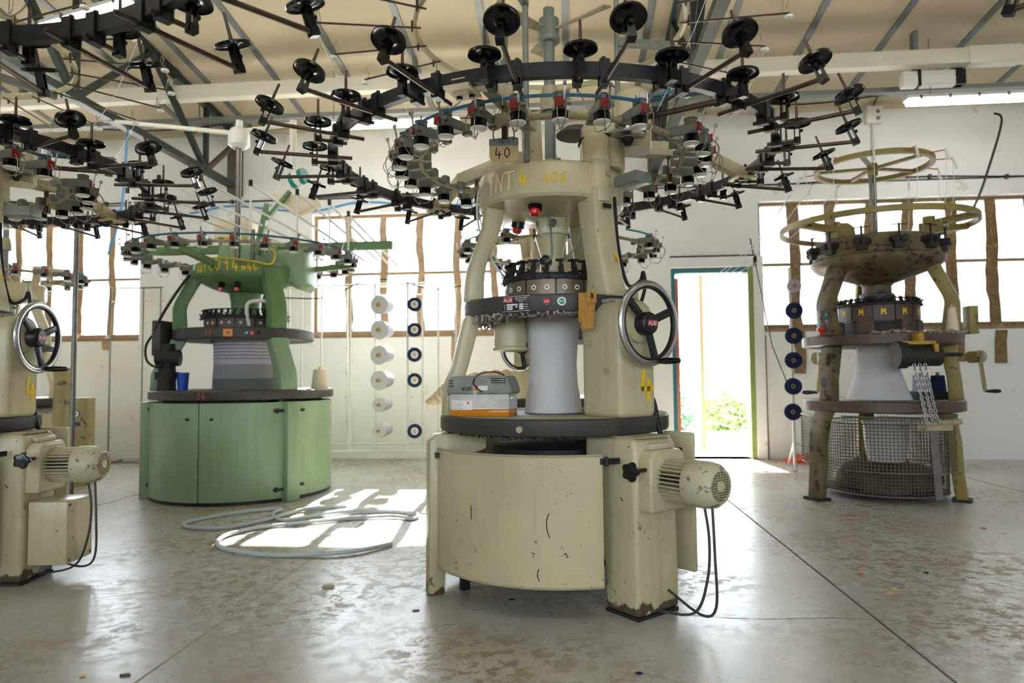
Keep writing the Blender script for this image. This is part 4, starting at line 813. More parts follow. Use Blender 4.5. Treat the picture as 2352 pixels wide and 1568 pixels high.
MC = (-.095, 3.42, 0)
main = thing('circular_knitting_machine', 'large beige circular knitting machine in the centre with painted INT 4 406', 'machine', MC, rad(-48)); albi(main, fa=rad(48-98.2))
left = copy_tree(main); left.location = (-3.36, 3.2, 0); left.rotation_euler[2] = rad(7); left['label'] = 'beige knitting machine cut by the left edge, with handwheel and motor pointing right'
near = copy_tree(main); near.location = (-1.66, .86, 0); near.rotation_euler[2] = rad(178); near['label'] = 'knitting machine whose black yarn holder ring crosses the top left corner'
nright = copy_tree(main); nright.location = (2.24, 1.02, 0); nright.rotation_euler[2] = rad(-48); nright['label'] = 'knitting machine out of view, one yarn holder tip in the top right corner'
# left machine: extra switch cabinet on its gearbox leg
for o in left.children:
    if o.name.startswith('gearbox_leg'): lg = o
cb = MB().bx(.67, .86, -.1, .12, .09, .4).obj('switch_cabinet', 'beige', left, sm=0, bevel=.006)
for y, z in ((-.08, .11), (.1, .11), (-.08, .38), (.1, .38)): MB().cyl((.86, y, z), (.864, y, z), .006, n=8).obj('screw', 'black_iron', cb)

# ---------------------------------------------------------------- beige machine behind the main one
rear = thing('circular_knitting_machine', 'beige knitting machine mostly hidden behind the central one, teal feeder belts', 'machine', (-.1, 5.85, 0), rad(-118))
albi(rear, creel=False, feedR=.72, nfeed=20, skip=(3, 4), belt='belt_teal', text=False)
far = thing('circular_knitting_machine', 'small beige knitting machine far left by the window, red-capped feeders', 'machine', (-5.8, 6.5, 0), rad(118))
albi(far, creel=False, feedR=.6, nfeed=18, skip=(), belt='belt_teal', text=False)
kc = thing('control_cabinet', 'beige control cabinet with round emblem behind the left machine motor', 'cabinet', (-4.72, 6.2, 0), rad(20))
MB().bx(-.1, .1, -.12, .12, 0, .83).obj('body', 'olive', kc, sm=0, bevel=.008); MB().bx(-.21, -.1, -.06, .1, .0, 1.12).obj('side_post', 'olive', kc, sm=0, bevel=.006)
em = MB().cyl((0, -.12, .68), (0, -.126, .68), .036, n=24).obj('round_emblem', 'plate_black', kc); MB().ring(.02, .028, -.0, .001, 24).obj('emblem_ring', 'steel', em).matrix_local = Matrix.Translation((0, -.127, .68)) @ Matrix.Rotation(PI/2, 4, 'X')
lettering('emblem_letter', 'G', .034, flatmap((0, -.1275, .669), (1, 0, 0), (0, 0, 1)), 'steel', em); MB().bx(-.045, .045, -.124, -.12, .565, .605).obj('type_plate', 'plate_black', kc, sm=0); MB().bx(-.006, .01, -.1215, -.12, .44, .52).obj('red_mark', 'button_red', kc, sm=0)
b = MB(); b.bx(-.3, .3, .3, .6, 1.62, 1.7); b.obj('yarn_tray', 'beige_dusty', rear, sm=0, bevel=.006)

# ---------------------------------------------------------------- green machine
gm = thing('circular_knitting_machine', 'green circular knitting machine on a closed curved base, left of centre', 'machine', (-2.93, 5.91, 0))
def green(root):
    g, gd = 'green_paint', 'green_dark'; aR, aL, aB = rad(-36), rad(-150), rad(92); r = .755
    MB().lathe([(.6, 0), (.74, 0), (.74, .06), (.6, .06)], 72, loop=True).obj('plinth', 'black_iron', root)
    curved_door(root, r, aL+.06, rad(-90.3), .03, .805, g, False, [(aL+.05, .75), (aL+.05, .12)], [(rad(-97), .68)]); curved_door(root, r, rad(-89.7), aR-.08, .03, .805, g, False, [(aR-.13, .735), (aR-.13, .1)], [(rad(-82), .68)])
    curved_door(root, r, aR+.06, aB-.06, .03, .805, g, False, [(aR+.12, .735), (aR+.12, .12)]); curved_door(root, r, aB+.06, aL-.06+2*PI, .03, .805, g, False)
    for a in (aR, aL, aB):
        b = MB(); b.box(pol(.735, a, .405), (.17, .12, .81), M=Matrix.Rotation(a, 3, 'Z')); b.obj('base_post', g, root, sm=0, bevel=.012)
    tb = MB().lathe([(0, .825), (.74, .825), (.765, .83), (.77, .84), (.77, .895), (.762, .905), (0, .905)], 96).obj('table_ring', 'dark_iron', root, 30)
    strokes('chalk_number', '26', .045, cylmap(.7715, rad(-88), .842), 'orange_chalk', tb, .12)
    MB().lathe([(.27, 1.34), (.262, 1.25), (.262, 1.1), (.268, 1.0), (.27, .905)], 48).obj('fabric_tube', 'fabric_striped', root, 60)
    for a in (aR, aL, aB):
        bent_leg('lower_leg', [(.53, 1.345, .13), (.56, 1.28, .12), (.66, 1.09, .13), (.675, 1.05, .14), (.68, .9, .15)], .15, root, g, a)
        bent_leg('upper_leg', [(.40, 1.95, .12), (.42, 1.86, .12), (.52, 1.66, .11), (.535, 1.6, .11), (.53, 1.42, .12)], .14, root, gd, a)
    ur = MB().lathe([(.3, 1.33), (.57, 1.33), (.59, 1.337), (.595, 1.345), (.595, 1.415), (.585, 1.425), (.3, 1.425)], 88, loop=True).obj('upper_ring', 'dark_iron', root, 30)
    strokes('chalk_number', '65-', .04, cylmap(.5965, rad(-86-4), 1.36), 'orange_chalk', ur, .12)
    op = MB().ring(.595, .602, 1.345, 1.405, 6, rad(-80), rad(-73)).obj('orange_plate', 'orange_plate', ur, 30); 
    n = pol(1, rad(-76.5)); MB().lathe([(0, .006), (.012, .006), (.014, 0)], 14, Matrix.Translation(pol(.6, rad(-76.5), 1.375)) @ n.to_track_quat('Z', 'Y').to_matrix().to_4x4()).obj('plate_hole', 'black_plastic', ur)
    for a, m in ((-63, 'button_green'), (-58.5, 'button_red'), (-54, 'black_plastic')):
        n = pol(1, rad(a)); MB().lathe([(0, .014), (.014, .013), (.017, 0)], 16, Matrix.Translation(pol(.594, rad(a), 1.375)) @ n.to_track_quat('Z', 'Y').to_matrix().to_4x4()).obj('push_button', m, ur)
    cylinder_unit(root, .36, 1.43, 1.515, 1.6, 14, 36, 'brown_iron')
    MB().lathe([(0, 1.5), (.15, 1.5), (.15, 1.56), (.13, 1.6), (.135, 1.7), (.15, 1.76), (0, 1.78)], 36).obj('spindle_hub', gd, root)
    cr = MB().lathe([(0, 1.76), (.15, 1.765), (.28, 1.80), (.40, 1.86), (.43, 1.885), (.435, 1.9), (.435, 1.985), (.42, 2.0), (0, 2.0)], 72).obj('crown', gd, root, 45)
    strokes('painted_text', '661', .06, cylmap(.4365, rad(-118), 1.905), 'yellow_paint', cr, .14, .75); strokes('painted_text', 'CU', .078, cylmap(.4365, rad(-98), 1.915), 'yellow_paint', cr, .14, .8); strokes('painted_text', '14', .078, cylmap(.4365, rad(-79), 1.915), 'yellow_paint', cr, .14, .8); strokes('painted_text', 'm44', .055, cylmap(.4365, rad(-60), 1.92), 'yellow_paint', cr, .16, .8)
    b = MB(); b.ext([(-.3, 2.0), (.3, 2.0), (.26, 2.22), (-.26, 2.22)], (0, .0, 0), (1, 0, 0), (0, 0, 1), (0, .28, 0)); b.obj('drive_cover', g, root, sm=0, bevel=.02)
    b = MB(); b.ext([(.25, 1.92), (.52, 1.78), (.58, 1.84), (.56, 2.15), (.3, 2.15)], (.0, -.05, 0), (1, 0, 0), (0, 0, 1), (0, .3, 0)); b.obj('motor_cover', g, root, sm=0, bevel=.02)
    MB().bx(-1.2, 1.32, .1, .16, 2.16, 2.235).obj('cross_beam', gd, root, sm=0, bevel=.004)
    b = MB(); b.beam((.15, -.1, 2.1), (.25, -.1, 2.55), .06, .05); b.beam((.22, -.1, 2.4), (.45, -.1, 2.66), .04, .03); b.obj('boom', gd, root, sm=0)
    for s in ((-.32, .15), (.12, -.12)): MB().cyl((s[0], s[1], 2.0), (s[0], s[1], 2.32), .02, n=10).obj('short_post', 'steel_dull', root)
    cbx = MB(); cbx.bx(-.42, -.08, .2, .4, 2.3, 2.5); cbx.obj('control_box', 'cone_cream', root, sm=0, bevel=.01); MB().bx(-.4, -.1, .19, .2, 2.3, 2.33).obj('control_box_edge', 'yellow_chalk', root, sm=0)
    for a in (20, 140, -100):
        u = pol(1, rad(a)); MB().beam(u*.4+Vector((0, 0, 1.97)), u*.92+Vector((0, 0, 2.05)), .05, .05).obj('support_arm', gd, root, sm=0)
    ZF = 2.08; FR = .84
    MB().tube([pol(FR, 2*PI*i/80, ZF) for i in range(80)], .013, 8, True).obj('feeder_ring', 'beige_dusty', root, 60)
    for i in range(26): feeder(root, FR, ZF, 2*PI*i/26, s=1.15)
    MB().ring(FR+.122, FR+.125, ZF+.03, ZF+.045, 80).obj('drive_belt', 'belt_blue', root)
    # blower mast
    MB().cyl((-.08, 0, 2.0), (-.08, 0, 3.2), .026, n=14).obj('mast', 'steel_dull', root)
    MB().lathe([(0, 3.1), (.06, 3.1), (.095, 3.13), (.095, 3.24), (.07, 3.28), (.03, 3.3), (.03, 3.36), (0, 3.36)], 28, Matrix.Translation((-.08, 0, 0))).obj('blower_hub', 'white_plastic', root)
    MB().cyl((-.08, 0, 3.24), (-1.36, -.05, 3.4), .022, .018, 10).obj('blower_arm', 'trunking', root); MB().cyl((-.08, 0, 3.26), (.43, .0, 3.31), .02, n=10).obj('blower_arm', 'trunking', root)
    MB().cyl((.43, 0, 3.34), (.43, 0, 2.72), .03, n=12).obj('drop_pipe', 'trunking', root); fm = MB().cyl((.43, 0, 2.78), (.56, -.03, 2.82), .075, n=20).obj('fan_motor', 'belt_teal', root, 30); MB().cyl((.47, -.01, 2.79), (.52, -.02, 2.81), .077, n=20).obj('motor_band', 'paper_white', fm, 30); b = MB(); b.ext([(.25, 2.66), (.66, 2.62), (.7, 2.55), (.5, 2.46), (.3, 2.56)], (0, -.06, 0), (1, 0, 0), (0, 0, 1), (0, .12, 0)); b.obj('fan_duct', 'cone_cream', root, sm=0, bevel=.02)
    # yarn tubes rising from feeders and slanting to the rack
    for i, (a, rr) in enumerate(((-150, .95), (-128, .95), (-106, .95), (-84, .95), (-62, .95), (-40, .95), (-20, .95), (0, .95))):
        p = pol(rr, rad(a), 2.1); q = p+Vector((0, 0, .5-.02*i)); e = Vector((.85+.06*i, 1.15, 1.98+.02*(i % 3)))
        t = MB().cyl(p, q, .008, n=8).obj('yarn_tube', 'tube_white', root); MB().cyl(q, q+(e-q)*.72, .011, n=8).obj('slanting_tube', 'tube_white', t); MB().cyl(q-Vector((0, 0, .02)), q+Vector((0, 0, .03)), .016, n=8).obj('tube_cap', 'black_plastic', t)
    # side gear on the left
    b = MB(); b.bx(-.62, -.54, -.42, -.2, 1.2, 1.5); b.obj('side_box', 'dark_iron', root, sm=0, bevel=.01)
    b = MB(); b.cyl((-.5, -.38, .905), (-.5, -.38, 1.3), .075, .06, 20); b.cyl((-.5, -.38, 1.0), (-.5, -.38, 1.06), .095, n=20); b.cyl((-.58, -.4, 1.18), (-.4, -.36, 1.18), .07, n=18); b.obj('side_drive', 'grime_and_shade', root, 30)
    b = MB(); b.tube(spline([(-.62, -.3, 1.45), (-.66, -.42, 1.3), (-.6, -.5, 1.15), (-.5, -.48, 1.1), (-.52, -.4, 1.2)], 6), .01, 6); b.tube(spline([(-.36, -.3, 1.9), (-.44, -.4, 1.7), (-.55, -.42, 1.5), (-.62, -.4, 1.35)], 6), .012, 6); b.obj('loose_cable', 'cable_black', root)
    MB().tube(spline([(-.3, -.3, 2.03), (.0, -.42, 2.02), (.25, -.4, 1.99), (.37, -.3, 1.98), (.36, -.2, 2.1), (.25, -.1, 2.16)], 7), .008, 6).obj('yellow_cable', 'yellow_chalk', root)
    b = MB(); b.tube(spline([(.18, -.3, 1.45), (.18, -.34, 1.62), (.26, -.33, 1.66), (.34, -.26, 1.64), (.36, -.2, 1.5)], 6), .016, 8); b.obj('bent_pipe', 'tube_white', root)
    b = MB()
    for a in (-75, -100):
        c = pol(.32, rad(a), 1.82); w = MB().cyl(c, c+Vector((0, -.02, -.05)), .026, n=14).obj('warning_lamp', 'black_plastic', root); MB().cyl(c+Vector((0, -.02, -.05)), c+Vector((0, -.028, -.075)), .022, .012, 14).obj('lamp_lens', 'button_red', w)
green(gm)
# cones and cup on the green machine's table
def cone(name, label, loc, r0, r1, h, m, M=None, group=None, core=True, hole=0):
    root = thing(name, label, 'yarn cone', loc, 0, group)
    T = M or Matrix.Identity(4)
    MB().lathe([(.0, 0), (r0*.35, 0), (r0, .0), (r0*1.0, .01), (r1, h-.012), (r1*.96, h), (r1*.35, h), (0, h)], 28, T).obj('yarn', m, root, 40)
    if hole: MB().lathe([(0, -.004), (r0*hole, -.004), (r0*hole, .01), (0, .01)], 20, T).obj('core_disc', 'white_plastic', root)
    if core: MB().lathe([(r0*.16, -.03), (r0*.24, -.03), (r0*.24, h+.025), (r0*.14, h+.025)], 18, T, loop=True).obj('core', 'cone_core', root)
    return root
for x, y, lb in ((-2.33, 6.15, 'cream yarn cone on the green machine table, left of the pair'), (-2.26, 5.98, 'cream yarn cone on the green machine table, nearest the edge')): cone('yarn_cone', lb, (x, y, .906), .075, .055, .17, 'cone_cream', group='cones on the green machine')
cp = thing('plastic_cup', 'blue plastic cup on the green machine table', 'cup', (-3.3, 5.55, .905)); MB().lathe([(.03, .0), (.04, 0), (.05, .15), (.046, .15), (.036, .006), (0, .006)], 24).obj('body', 'blue_plastic', cp)

# ---------------------------------------------------------------- olive machine on the right
om = thing('circular_knitting_machine', 'grimy olive knitting machine on open legs with wire mesh baskets, at right', 'machine', (2.55, 5.93, 0))
def olive(root):
    o_, og, bi = 'olive', 'olive_grime', 'brown_iron'; aL, aR, aB = rad(-157), rad(-33), rad(80)
    for a, rr in ((aL, .66), (aR, .52), (aB, .6)):
        bent_leg('base_leg', [(rr-.09, .70, .1), (rr-.04, .62, .1), (rr-.01, .45, .085), (rr+.0, .2, .08), (rr+.02, .0, .075)], .13, root, og if a == aL else o_, a); MB().box(pol(rr+.02, a, .01), (.13, .16, .02), M=Matrix.Rotation(a, 3, 'Z')).obj('foot_plate', 'grime_and_shade', root, sm=0)
        bent_leg('lower_leg', [(.49, 1.22, .12), (.5, 1.1, .1), (.52, .95, .09), (.53, .78, .1)], .12, root, og if a == aL else o_, a)
        bent_leg('upper_leg', [(.40, 1.87, .11), (.43, 1.8, .11), (.52, 1.6, .1), (.53, 1.55, .1), (.51, 1.295, .13)], .13, root, og if a == aL else o_, a)
    MB().lathe([(0, .69), (.57, .69), (.595, .7), (.595, .775), (.585, .783), (0, .783)], 80).obj('table_ring', bi, root, 30)
    MB().lathe([(.2, 1.215), (.57, 1.215), (.59, 1.225), (.59, 1.295), (.58, 1.302), (.2, 1.302)], 80, loop=True).obj('upper_ring', bi, root, 30)
    MB().lathe([(.15, 1.25), (.152, 1.15), (.17, 1.0), (.215, .86), (.245, .785)], 44, Matrix.Translation((-.06, -.1, 0))).obj('fabric_tube', 'fabric_white', root, 60)
    b = MB(); b.ring(.2, .29, 1.3, 1.42, 40); b.obj('head_base', 'grime_and_shade', root, 30)
    for i in range(6):
        a = rad(-90+60*i+20); MB().box(pol(.29, a, 1.365), (.06, .13, .12), M=Matrix.Rotation(a, 3, 'Z')).obj('head_block', bi, root, sm=0, bevel=.008)
    cylinder_unit(root, .31, 1.42, 1.54, 1.6, 12, 30, 'brown_iron', dial=False, letter=True)
    MB().lathe([(0, 1.55), (.1, 1.55), (.1, 1.6), (.13, 1.61), (.13, 1.65), (.11, 1.66), (.11, 1.72), (.13, 1.74), (0, 1.76)], 32).obj('spindle_hub', og, root); MB().cyl((0, 0, 1.6), (0, 0, 1.635), .14, n=28).obj('hub_band', 'black_iron', root, 30)
    MB().lathe([(0, 1.72), (.13, 1.74), (.3, 1.80), (.46, 1.86), (.5, 1.9), (.505, 1.93), (.48, 1.95), (.485, 1.98), (.47, 2.0), (.46, 2.09), (.44, 2.1), (0, 2.1)], 72).obj('crown', og, root, 45)
    for i in range(12):
        a = rad(-90+30*i-4); d = MB(); u = pol(1, a); t = pol(1, a+PI/2)
        for s in (-1, 1): d.cyl(u*.46+t*.033*s+Vector((0, 0, 2.03)), u*.53+t*.033*s+Vector((0, 0, 2.03)), .03, n=14); d.cyl(u*.53+t*.033*s+Vector((0, 0, 2.03)), u*.54+t*.033*s+Vector((0, 0, 2.03)), .018, n=12)
        d.box(u*.49+Vector((0, 0, 1.985)), (.06, .08, .05), M=Matrix.Rotation(a, 3, 'Z')); d.cyl(u*.5+Vector((0, 0, 2.03)), u*.5+Vector((0, 0, 2.15)), .009, n=8); d.beam(u*.5-t*.06+Vector((0, 0, 2.14)), u*.5+t*.06+Vector((0, 0, 2.14)), .012, .006); d.obj('yarn_furnisher', 'grime_and_shade', root, 30)
    for a in (-160, -40, 0, 80):
        u = pol(1, rad(a)); c = MB(); c.beam(u*.4+Vector((0, 0, 2.18)), u*.74+Vector((0, 0, 2.21)), .06, .05); c.cyl(u*.4+Vector((0, 0, 2.09)), u*.4+Vector((0, 0, 2.24)), .045, n=14); c.obj('ring_arm', o_, root, 30)
    MB().ring(.72, .745, 2.195, 2.24, 88).obj('yarn_ring', o_, root, 30)
    for dx in (-.02, .012): MB().cyl((dx, 0, 2.1), (dx, 0, 2.72), .013, n=10).obj('mast', 'steel_dull', root)
    w = MB().ring(.42, .455, 2.71, 2.75, 72).obj('top_wheel', o_, root, 30)
    for i in range(5):
        u = pol(1, rad(20+72*i)); MB().beam(u*.03+Vector((0, 0, 2.72)), u*.43+Vector((0, 0, 2.73)), .035, .022).obj('spoke', o_, w, sm=0)
    MB().cyl((0, 0, 2.66), (0, 0, 2.76), .04, n=16).obj('hub', o_, w)
    R = random.Random(11)
    for i in range(12):
        a = rad(-90+30*i+8); u = pol(1, a); e = u*.57+Vector((0, 0, 2.72)); g = MB().cyl(u*.44+Vector((0, 0, 2.73)), e, .005, n=6).obj('guide_pin', 'rust_orange', root)
        MB().cyl(e+Vector((0, 0, .012)), e+u*.03+Vector((0, 0, -.09)), .008, n=8).obj('ceramic_eye', 'tube_white', g)
        p = u*.52+Vector((0, 0, 2.17)); MB().tube(spline([e, (e*.6+p*.4)+u*.02-Vector((0, 0, .08)), p], 6), .0025, 5).obj('yarn_strand', 'tube_white', g)
        if i in (6, 7, 8, 9): q = Vector((-1.0-.05*(i-6), .9, 1.95)); MB().tube(spline([e-Vector((0, 0, .02)), (e+q)/2-Vector((0, 0, .12)), q], 7), .0035, 6).obj('yarn_tube', 'tube_white', g)
    b = MB(); b.ext([(-.1, 0), (.1, 0), (.08, .13), (.03, .17), (-.08, .17)], (-.2, .1, 2.12), (1, 0, 0), (0, 0, 1), (0, .16, 0)); b.obj('gear_cover', o_, root, sm=0, bevel=.012)
    # cranks
    for nm, c, kx in (('left', pol(.62, aL, 1.12), -1), ('right', pol(.66, rad(-20), 1.12), 1)):
        k = MB().cyl(c-Vector((.0, -.05, 0)), c+Vector((.03*kx, -.05, 0)), .05, n=18).obj('crank_boss', o_, root, 30)
        e = c+Vector((.04*kx, -.06, -.27)); MB().beam(c+Vector((.01*kx, -.06, 0)), e, .026, .02, up=(1, 0, 0)).obj('crank_arm', o_, k, sm=0); MB().lathe([(0, 0), (.01, 0), (.012, .03), (.017, .07), (.014, .11), (0, .12)], 12, Matrix.Translation(e) @ Matrix.Rotation(PI/2*kx, 4, 'Y')).obj('crank_handle', 'black_plastic', k)
        MB().cyl(c+Vector((.03*kx, -.05, 0)), c+Vector((.034*kx, -.05, 0)), .046, n=18).obj('boss_cap', 'paper_white', k, 30)
    # wire mesh baskets
    def basket(name, r, z0, z1, a0, a1, na, nz, bottom=False):
        b = MB()
        for i in range(na+1):
            a = a0+(a1-a0)*i/na; b.cyl(pol(r, a, z0), pol(r, a, z1),   .0023, n=4, caps=False)
        for j in range(nz+1):
            z = z0+(z1-z0)*j/nz; b.tube([pol(r, a0+(a1-a0)*i/48, z) for i in range(49)], .0023, 4)
        for z in (z0, z1): b.tube([pol(r, a0+(a1-a0)*i/48, z) for i in range(49)], .006, 6)
        return b.obj(name, 'mesh_wire', root)
    basket('mesh_guard', .53, .24, .66, rad(-145), rad(-42), 36, 16); basket('mesh_guard', .53, .24, .66, rad(-24), rad(70), 33, 16); basket('mesh_guard', .62, .27, .66, rad(170), rad(200), 13, 15)
    basket('mesh_basket', .46, .05, .6, rad(-180), rad(180), 108, 21)
    MB().lathe([(0, .045), (.46, .045), (.46, .06), (0, .06)], 40).obj('basket_floor', 'grime_and_shade', root)
    b = MB(); b.beam((.1, -.60, .66), (.16, -.54, .05), .055, .008, up=(0, 1, 0)); b.obj('steel_strap', 'steel_dull', root, sm=0)
    # chain gear on the front of the upper ring
    b = MB(); b.cyl((-.1, -.66, 1.12), (.14, -.65, 1.12), .075, n=18); b.cyl((-.17, -.66, 1.13), (-.1, -.66, 1.13), .1, n=20); b.cyl((.14, -.65, 1.13), (.3, -.65, 1.13), .016, n=10); b.box((0, -.6, 1.19), (.3, .1, .06)); b.obj('take_up_gear', 'grime_and_shade', root, 30)
    y = MB(); y.bx(-.13, .1, -.7, -.6, 1.205, 1.23); y.bx(-.13, -.1, -.72, -.68, 1.08, 1.21); y.bx(.08, .11, -.72, -.68, 1.1, 1.21); y.bx(-.02, .02, -.7, -.59, 1.23, 1.29); y.obj('yellow_bracket', 'yellow_bracket', root, sm=0, bevel=.003)
    for j, (xa, xb) in enumerate(((-.07, .02), (-.03, .06), (.01, .09))):
        lk = shared('link', lambda: MB().tube([(.009*math.cos(2*PI*i/12), 0, .017*math.sin(2*PI*i/12)) for i in range(12)], .0035, 5, True).mesh('chain_link', 'steel'))
        n = 22; ch = link('chain', lk, root, M=Matrix.Translation((xa, -.70, 1.1)))
        for i in range(1, n):
            t = i/n; link('chain_link', lk, root, M=Matrix.Translation((xa+(xb-xa)*t, -.70-.02*t, 1.1-.52*t)) @ Matrix.Rotation(PI/2*(i % 2), 4, 'Z'))
    b = MB(); b.box((.07, -.7, .6), (.2, .1, .04), rz=.2); b.cyl((.0, -.7, .62), (.26, -.68, .64), .022, n=10); b.obj('tension_foot', 'beige_dusty', root, 30)
    sb = MB().bx(-.58, -.5, -.33, -.25, 1.3, 1.5).obj('switch_box', og, root, sm=0, bevel=.006); 
    for z, m in ((1.46, 'belt_teal'), (1.41, 'black_plastic')): MB().cyl((-.54, -.33, z), (-.54, -.345, z), .016, n=12).obj('push_button', m, sb)
    MB().lathe([(0, 1.36), (.028, 1.355), (.034, 1.34), (.02, 1.325), (.012, 1.3), (0, 1.3)], 18, Matrix.Translation((-.6, -.4, 0))).obj('stop_button', 'button_red', sb)
    MB().bx(.56, .63, -.3, -.2, 1.3, 1.52).obj('control_box', o_, root, sm=0, bevel=.006)
    b = MB()
    for i in range(60):
        p = pol(R.uniform(.5, .6), rad(R.uniform(-120, -10)), 1.303); b.tube([p, p+Vector((R.uniform(-.05, .05), R.uniform(-.04, .04), R.uniform(0, .03)))], [.014, .004], 5)
    k = b.obj('lint_fluff', 'lint', root); k['kind'] = 'stuff'
olive(om)
bk = thing('plastic_bucket', 'white plastic bucket inside the wire basket of the olive machine', 'bucket', (2.5, 5.75, .3)); MB().lathe([(0, 0), (.14, 0), (.17, .3), (.18, .31), (.18, .32), (.165, .32), (.135, .01), (0, .01)], 32).obj('body', 'bucket', bk); MB().tube([(.175*math.cos(PI*i/16), -.02-.03*math.sin(PI*i/16), .3-.1*math.sin(PI*i/16)) for i in range(17)], .004, 5).obj('handle', 'wire', bk)
def heap(name, label, loc, rx, ry, rz, m, seed):
    R = random.Random(seed); b = MB(); n, k = 28, 12; vs_ = []
    ph = [R.uniform(0, 6) for _ in range(6)]
    for j in range(k+1):
        v = PI/2*j/k
        for i in range(n):
            u = 2*PI*i/n; w = 1+.12*math.sin(3*u+ph[0]+4*v)+.09*math.sin(5*u+ph[1]-3*v)+.05*math.sin(9*u+ph[2]+6*v); vs_.append((rx*w*math.cos(v)*math.cos(u), ry*w*math.cos(v)*math.sin(u), rz*w*math.sin(v)))
    fs = [(j*n+i, j*n+(i+1) % n, (j+1)*n+(i+1) % n, (j+1)*n+i) for j in range(k) for i in range(n)]+[tuple(range(n-1, -1, -1))]
    b.add(vs_, fs); o = b.obj(name, m, None, 80); o.location = loc; tag(o, label, 'cloth'); return o
heap('cloth_bundle', 'grey crumpled cloth filling the bottom of the wire basket', (2.55, 5.93, .062), .38, .36, .24, 'dark_cloth', 1)
cone('yarn_cone', 'pale yarn cone standing on the upper ring of the olive machine', (2.95, 5.58, 1.303), .05, .03, .2, 'cone_cream')
bl = thing('cardboard_tray', 'dark green tray with a navy cone on the olive machine table', 'tray', (2.93, 5.9, .784)); MB().bx(-.16, .16, -.1, .1, 0, .06).obj('box', 'truss_green', bl, sm=0)
cone('yarn_cone', 'navy yarn cone on the dark tray of the olive machine', (2.99, 5.9, .845), .06, .05, .13, 'cone_navy'); cone('yarn_cone', 'white yarn cone on the dark tray of the olive machine', (2.86, 5.9, .845), .07, .06, .13, 'cone_white')
# ================================================================== things on and around the machines
# lubricating unit on the main table
ou = thing('oil_unit', 'oil lubricator with grey lid and amber oil in a clear tank on the table', 'oil box', (-.405, 3.12, .8195), rad(-12))
MB().bx(-.14, .14, -.066, .066, 0, .034).obj('oil', 'oil', ou, sm=0, bevel=.004)
b = MB(); b.bx(-.14, .14, -.066, -.063, .034, .105); b.bx(-.14, .14, .063, .066, .034, .105); b.bx(-.14, -.137, -.063, .063, .034, .105); b.bx(.137, .14, -.063, .063, .034, .105); b.obj('tank', 'plastic_clear', ou, sm=0)
b = MB(); b.ext([(-.15, .1), (.15, .1), (.155, .115), (.145, .15), (.13, .182), (-.13, .182), (-.145, .165), (-.155, .115)], (0, -.075, 0), (1, 0, 0), (0, 0, 1), (0, .15, 0)); ld = b.obj('lid', 'grey_plastic', ou, sm=0, bevel=.01, seg=3)
for i in range(3): MB().bx(.06, .13, -.0765, -.075, .15+.009*i, .154+.009*i).obj('vent_slot', 'black_plastic', ld, sm=0)
for i in range(3): MB().bx(-.14, -.12, -.0765, -.075, .135+.012*i, .139+.012*i).obj('vent_slot', 'black_plastic', ld, sm=0)
MB().bx(-.02, .045, -.0768, -.075, .118, .138).obj('label_sticker', 'paper_white', ld, sm=0); MB().bx(-.02, 0, -.0772, -.0768, .118, .138).obj('label_logo', 'orange_plastic', ld, sm=0); strokes('handwriting', 'WL6M', .016, flatmap((-.055, -.0772, .118), (1, 0, 0), (0, 0, 1)), 'black_ink', ld, .14, .7)
st = MB().bx(-.13, -.03, -.0685, -.066, .03, .072).obj('warning_sticker', 'paper_white', ou, sm=0); MB().bx(-.072, -.03, -.069, -.0685, .052, .072).obj('sticker_edge', 'paper_white', st, sm=0)
b = MB(); b.ext([(-.051, .067), (-.058, .061), (-.054, .061), (-.054, .055), (-.048, .055), (-.048, .061), (-.044, .061)], (0, -.0694, 0), (1, 0, 0), (0, 0, 1), (0, .0003, 0)); b.obj('arrow_mark', 'button_red', st, sm=0)
for i in range(4): MB().bx(-.125, -.075-.008*(i % 2), -.0688, -.0685, .036+.008*i, .0375+.008*i).obj('print_line', 'plate_red', st, sm=0)
MB().tube(spline([(.02, -.08, .11), (-.02, -.085, .15), (.0, -.06, .19), (.06, -.03, .2), (.1, .0, .185)], 7), .003, 6).obj('hose', 'cable_black', ou); MB().tube(spline([(-.02, -.08, .15), (-.005, -.09, .08), (.02, -.085, .06), (.06, -.08, .09)], 7), .0018, 5).obj('wire', 'tube_white', ou)
# hanging number card
sc = thing('number_card', 'hanging card reading INT4 40 tied to the feeder ring', 'sign', (-.275, 2.83, 1.905), rad(2))
MB().ext([(-.062, .02), (-.05, 0), (.05, 0), (.062, .02), (.062, .07), (-.062, .07)], (0, 0, 0), (1, 0, 0), (0, 0, 1), (0, .004, 0)).obj('card', 'card_tan', sc, sm=0)
MB().ext([(-.062, .068), (.062, .068), (.062, .1), (.04, .107), (-.03, .1), (-.062, .098)], (0, -.001, 0), (1, 0, 0), (0, 0, 1), (0, .004, 0)).obj('grey_strip', 'card_grey', sc, sm=0)
strokes('handwriting', '40', .042, flatmap((0, -.0018, .017), (1, 0, 0), (0, 0, 1)), 'black_ink', sc, .1, .95); strokes('handwriting', 'INT4', .017, flatmap((.0, -.0022, .077), (1, 0, 0), (0, 0, 1)), 'black_ink', sc, .1, .75)
for s in (-1, 1): MB().tube(spline([(s*.04, 0, .09), (s*.045, -.004, .12), (s*.035, 0, .15), (s*.04, .004, .175)], 5), .0025, 5).obj('tie_wire', 'black_rubber', sc)
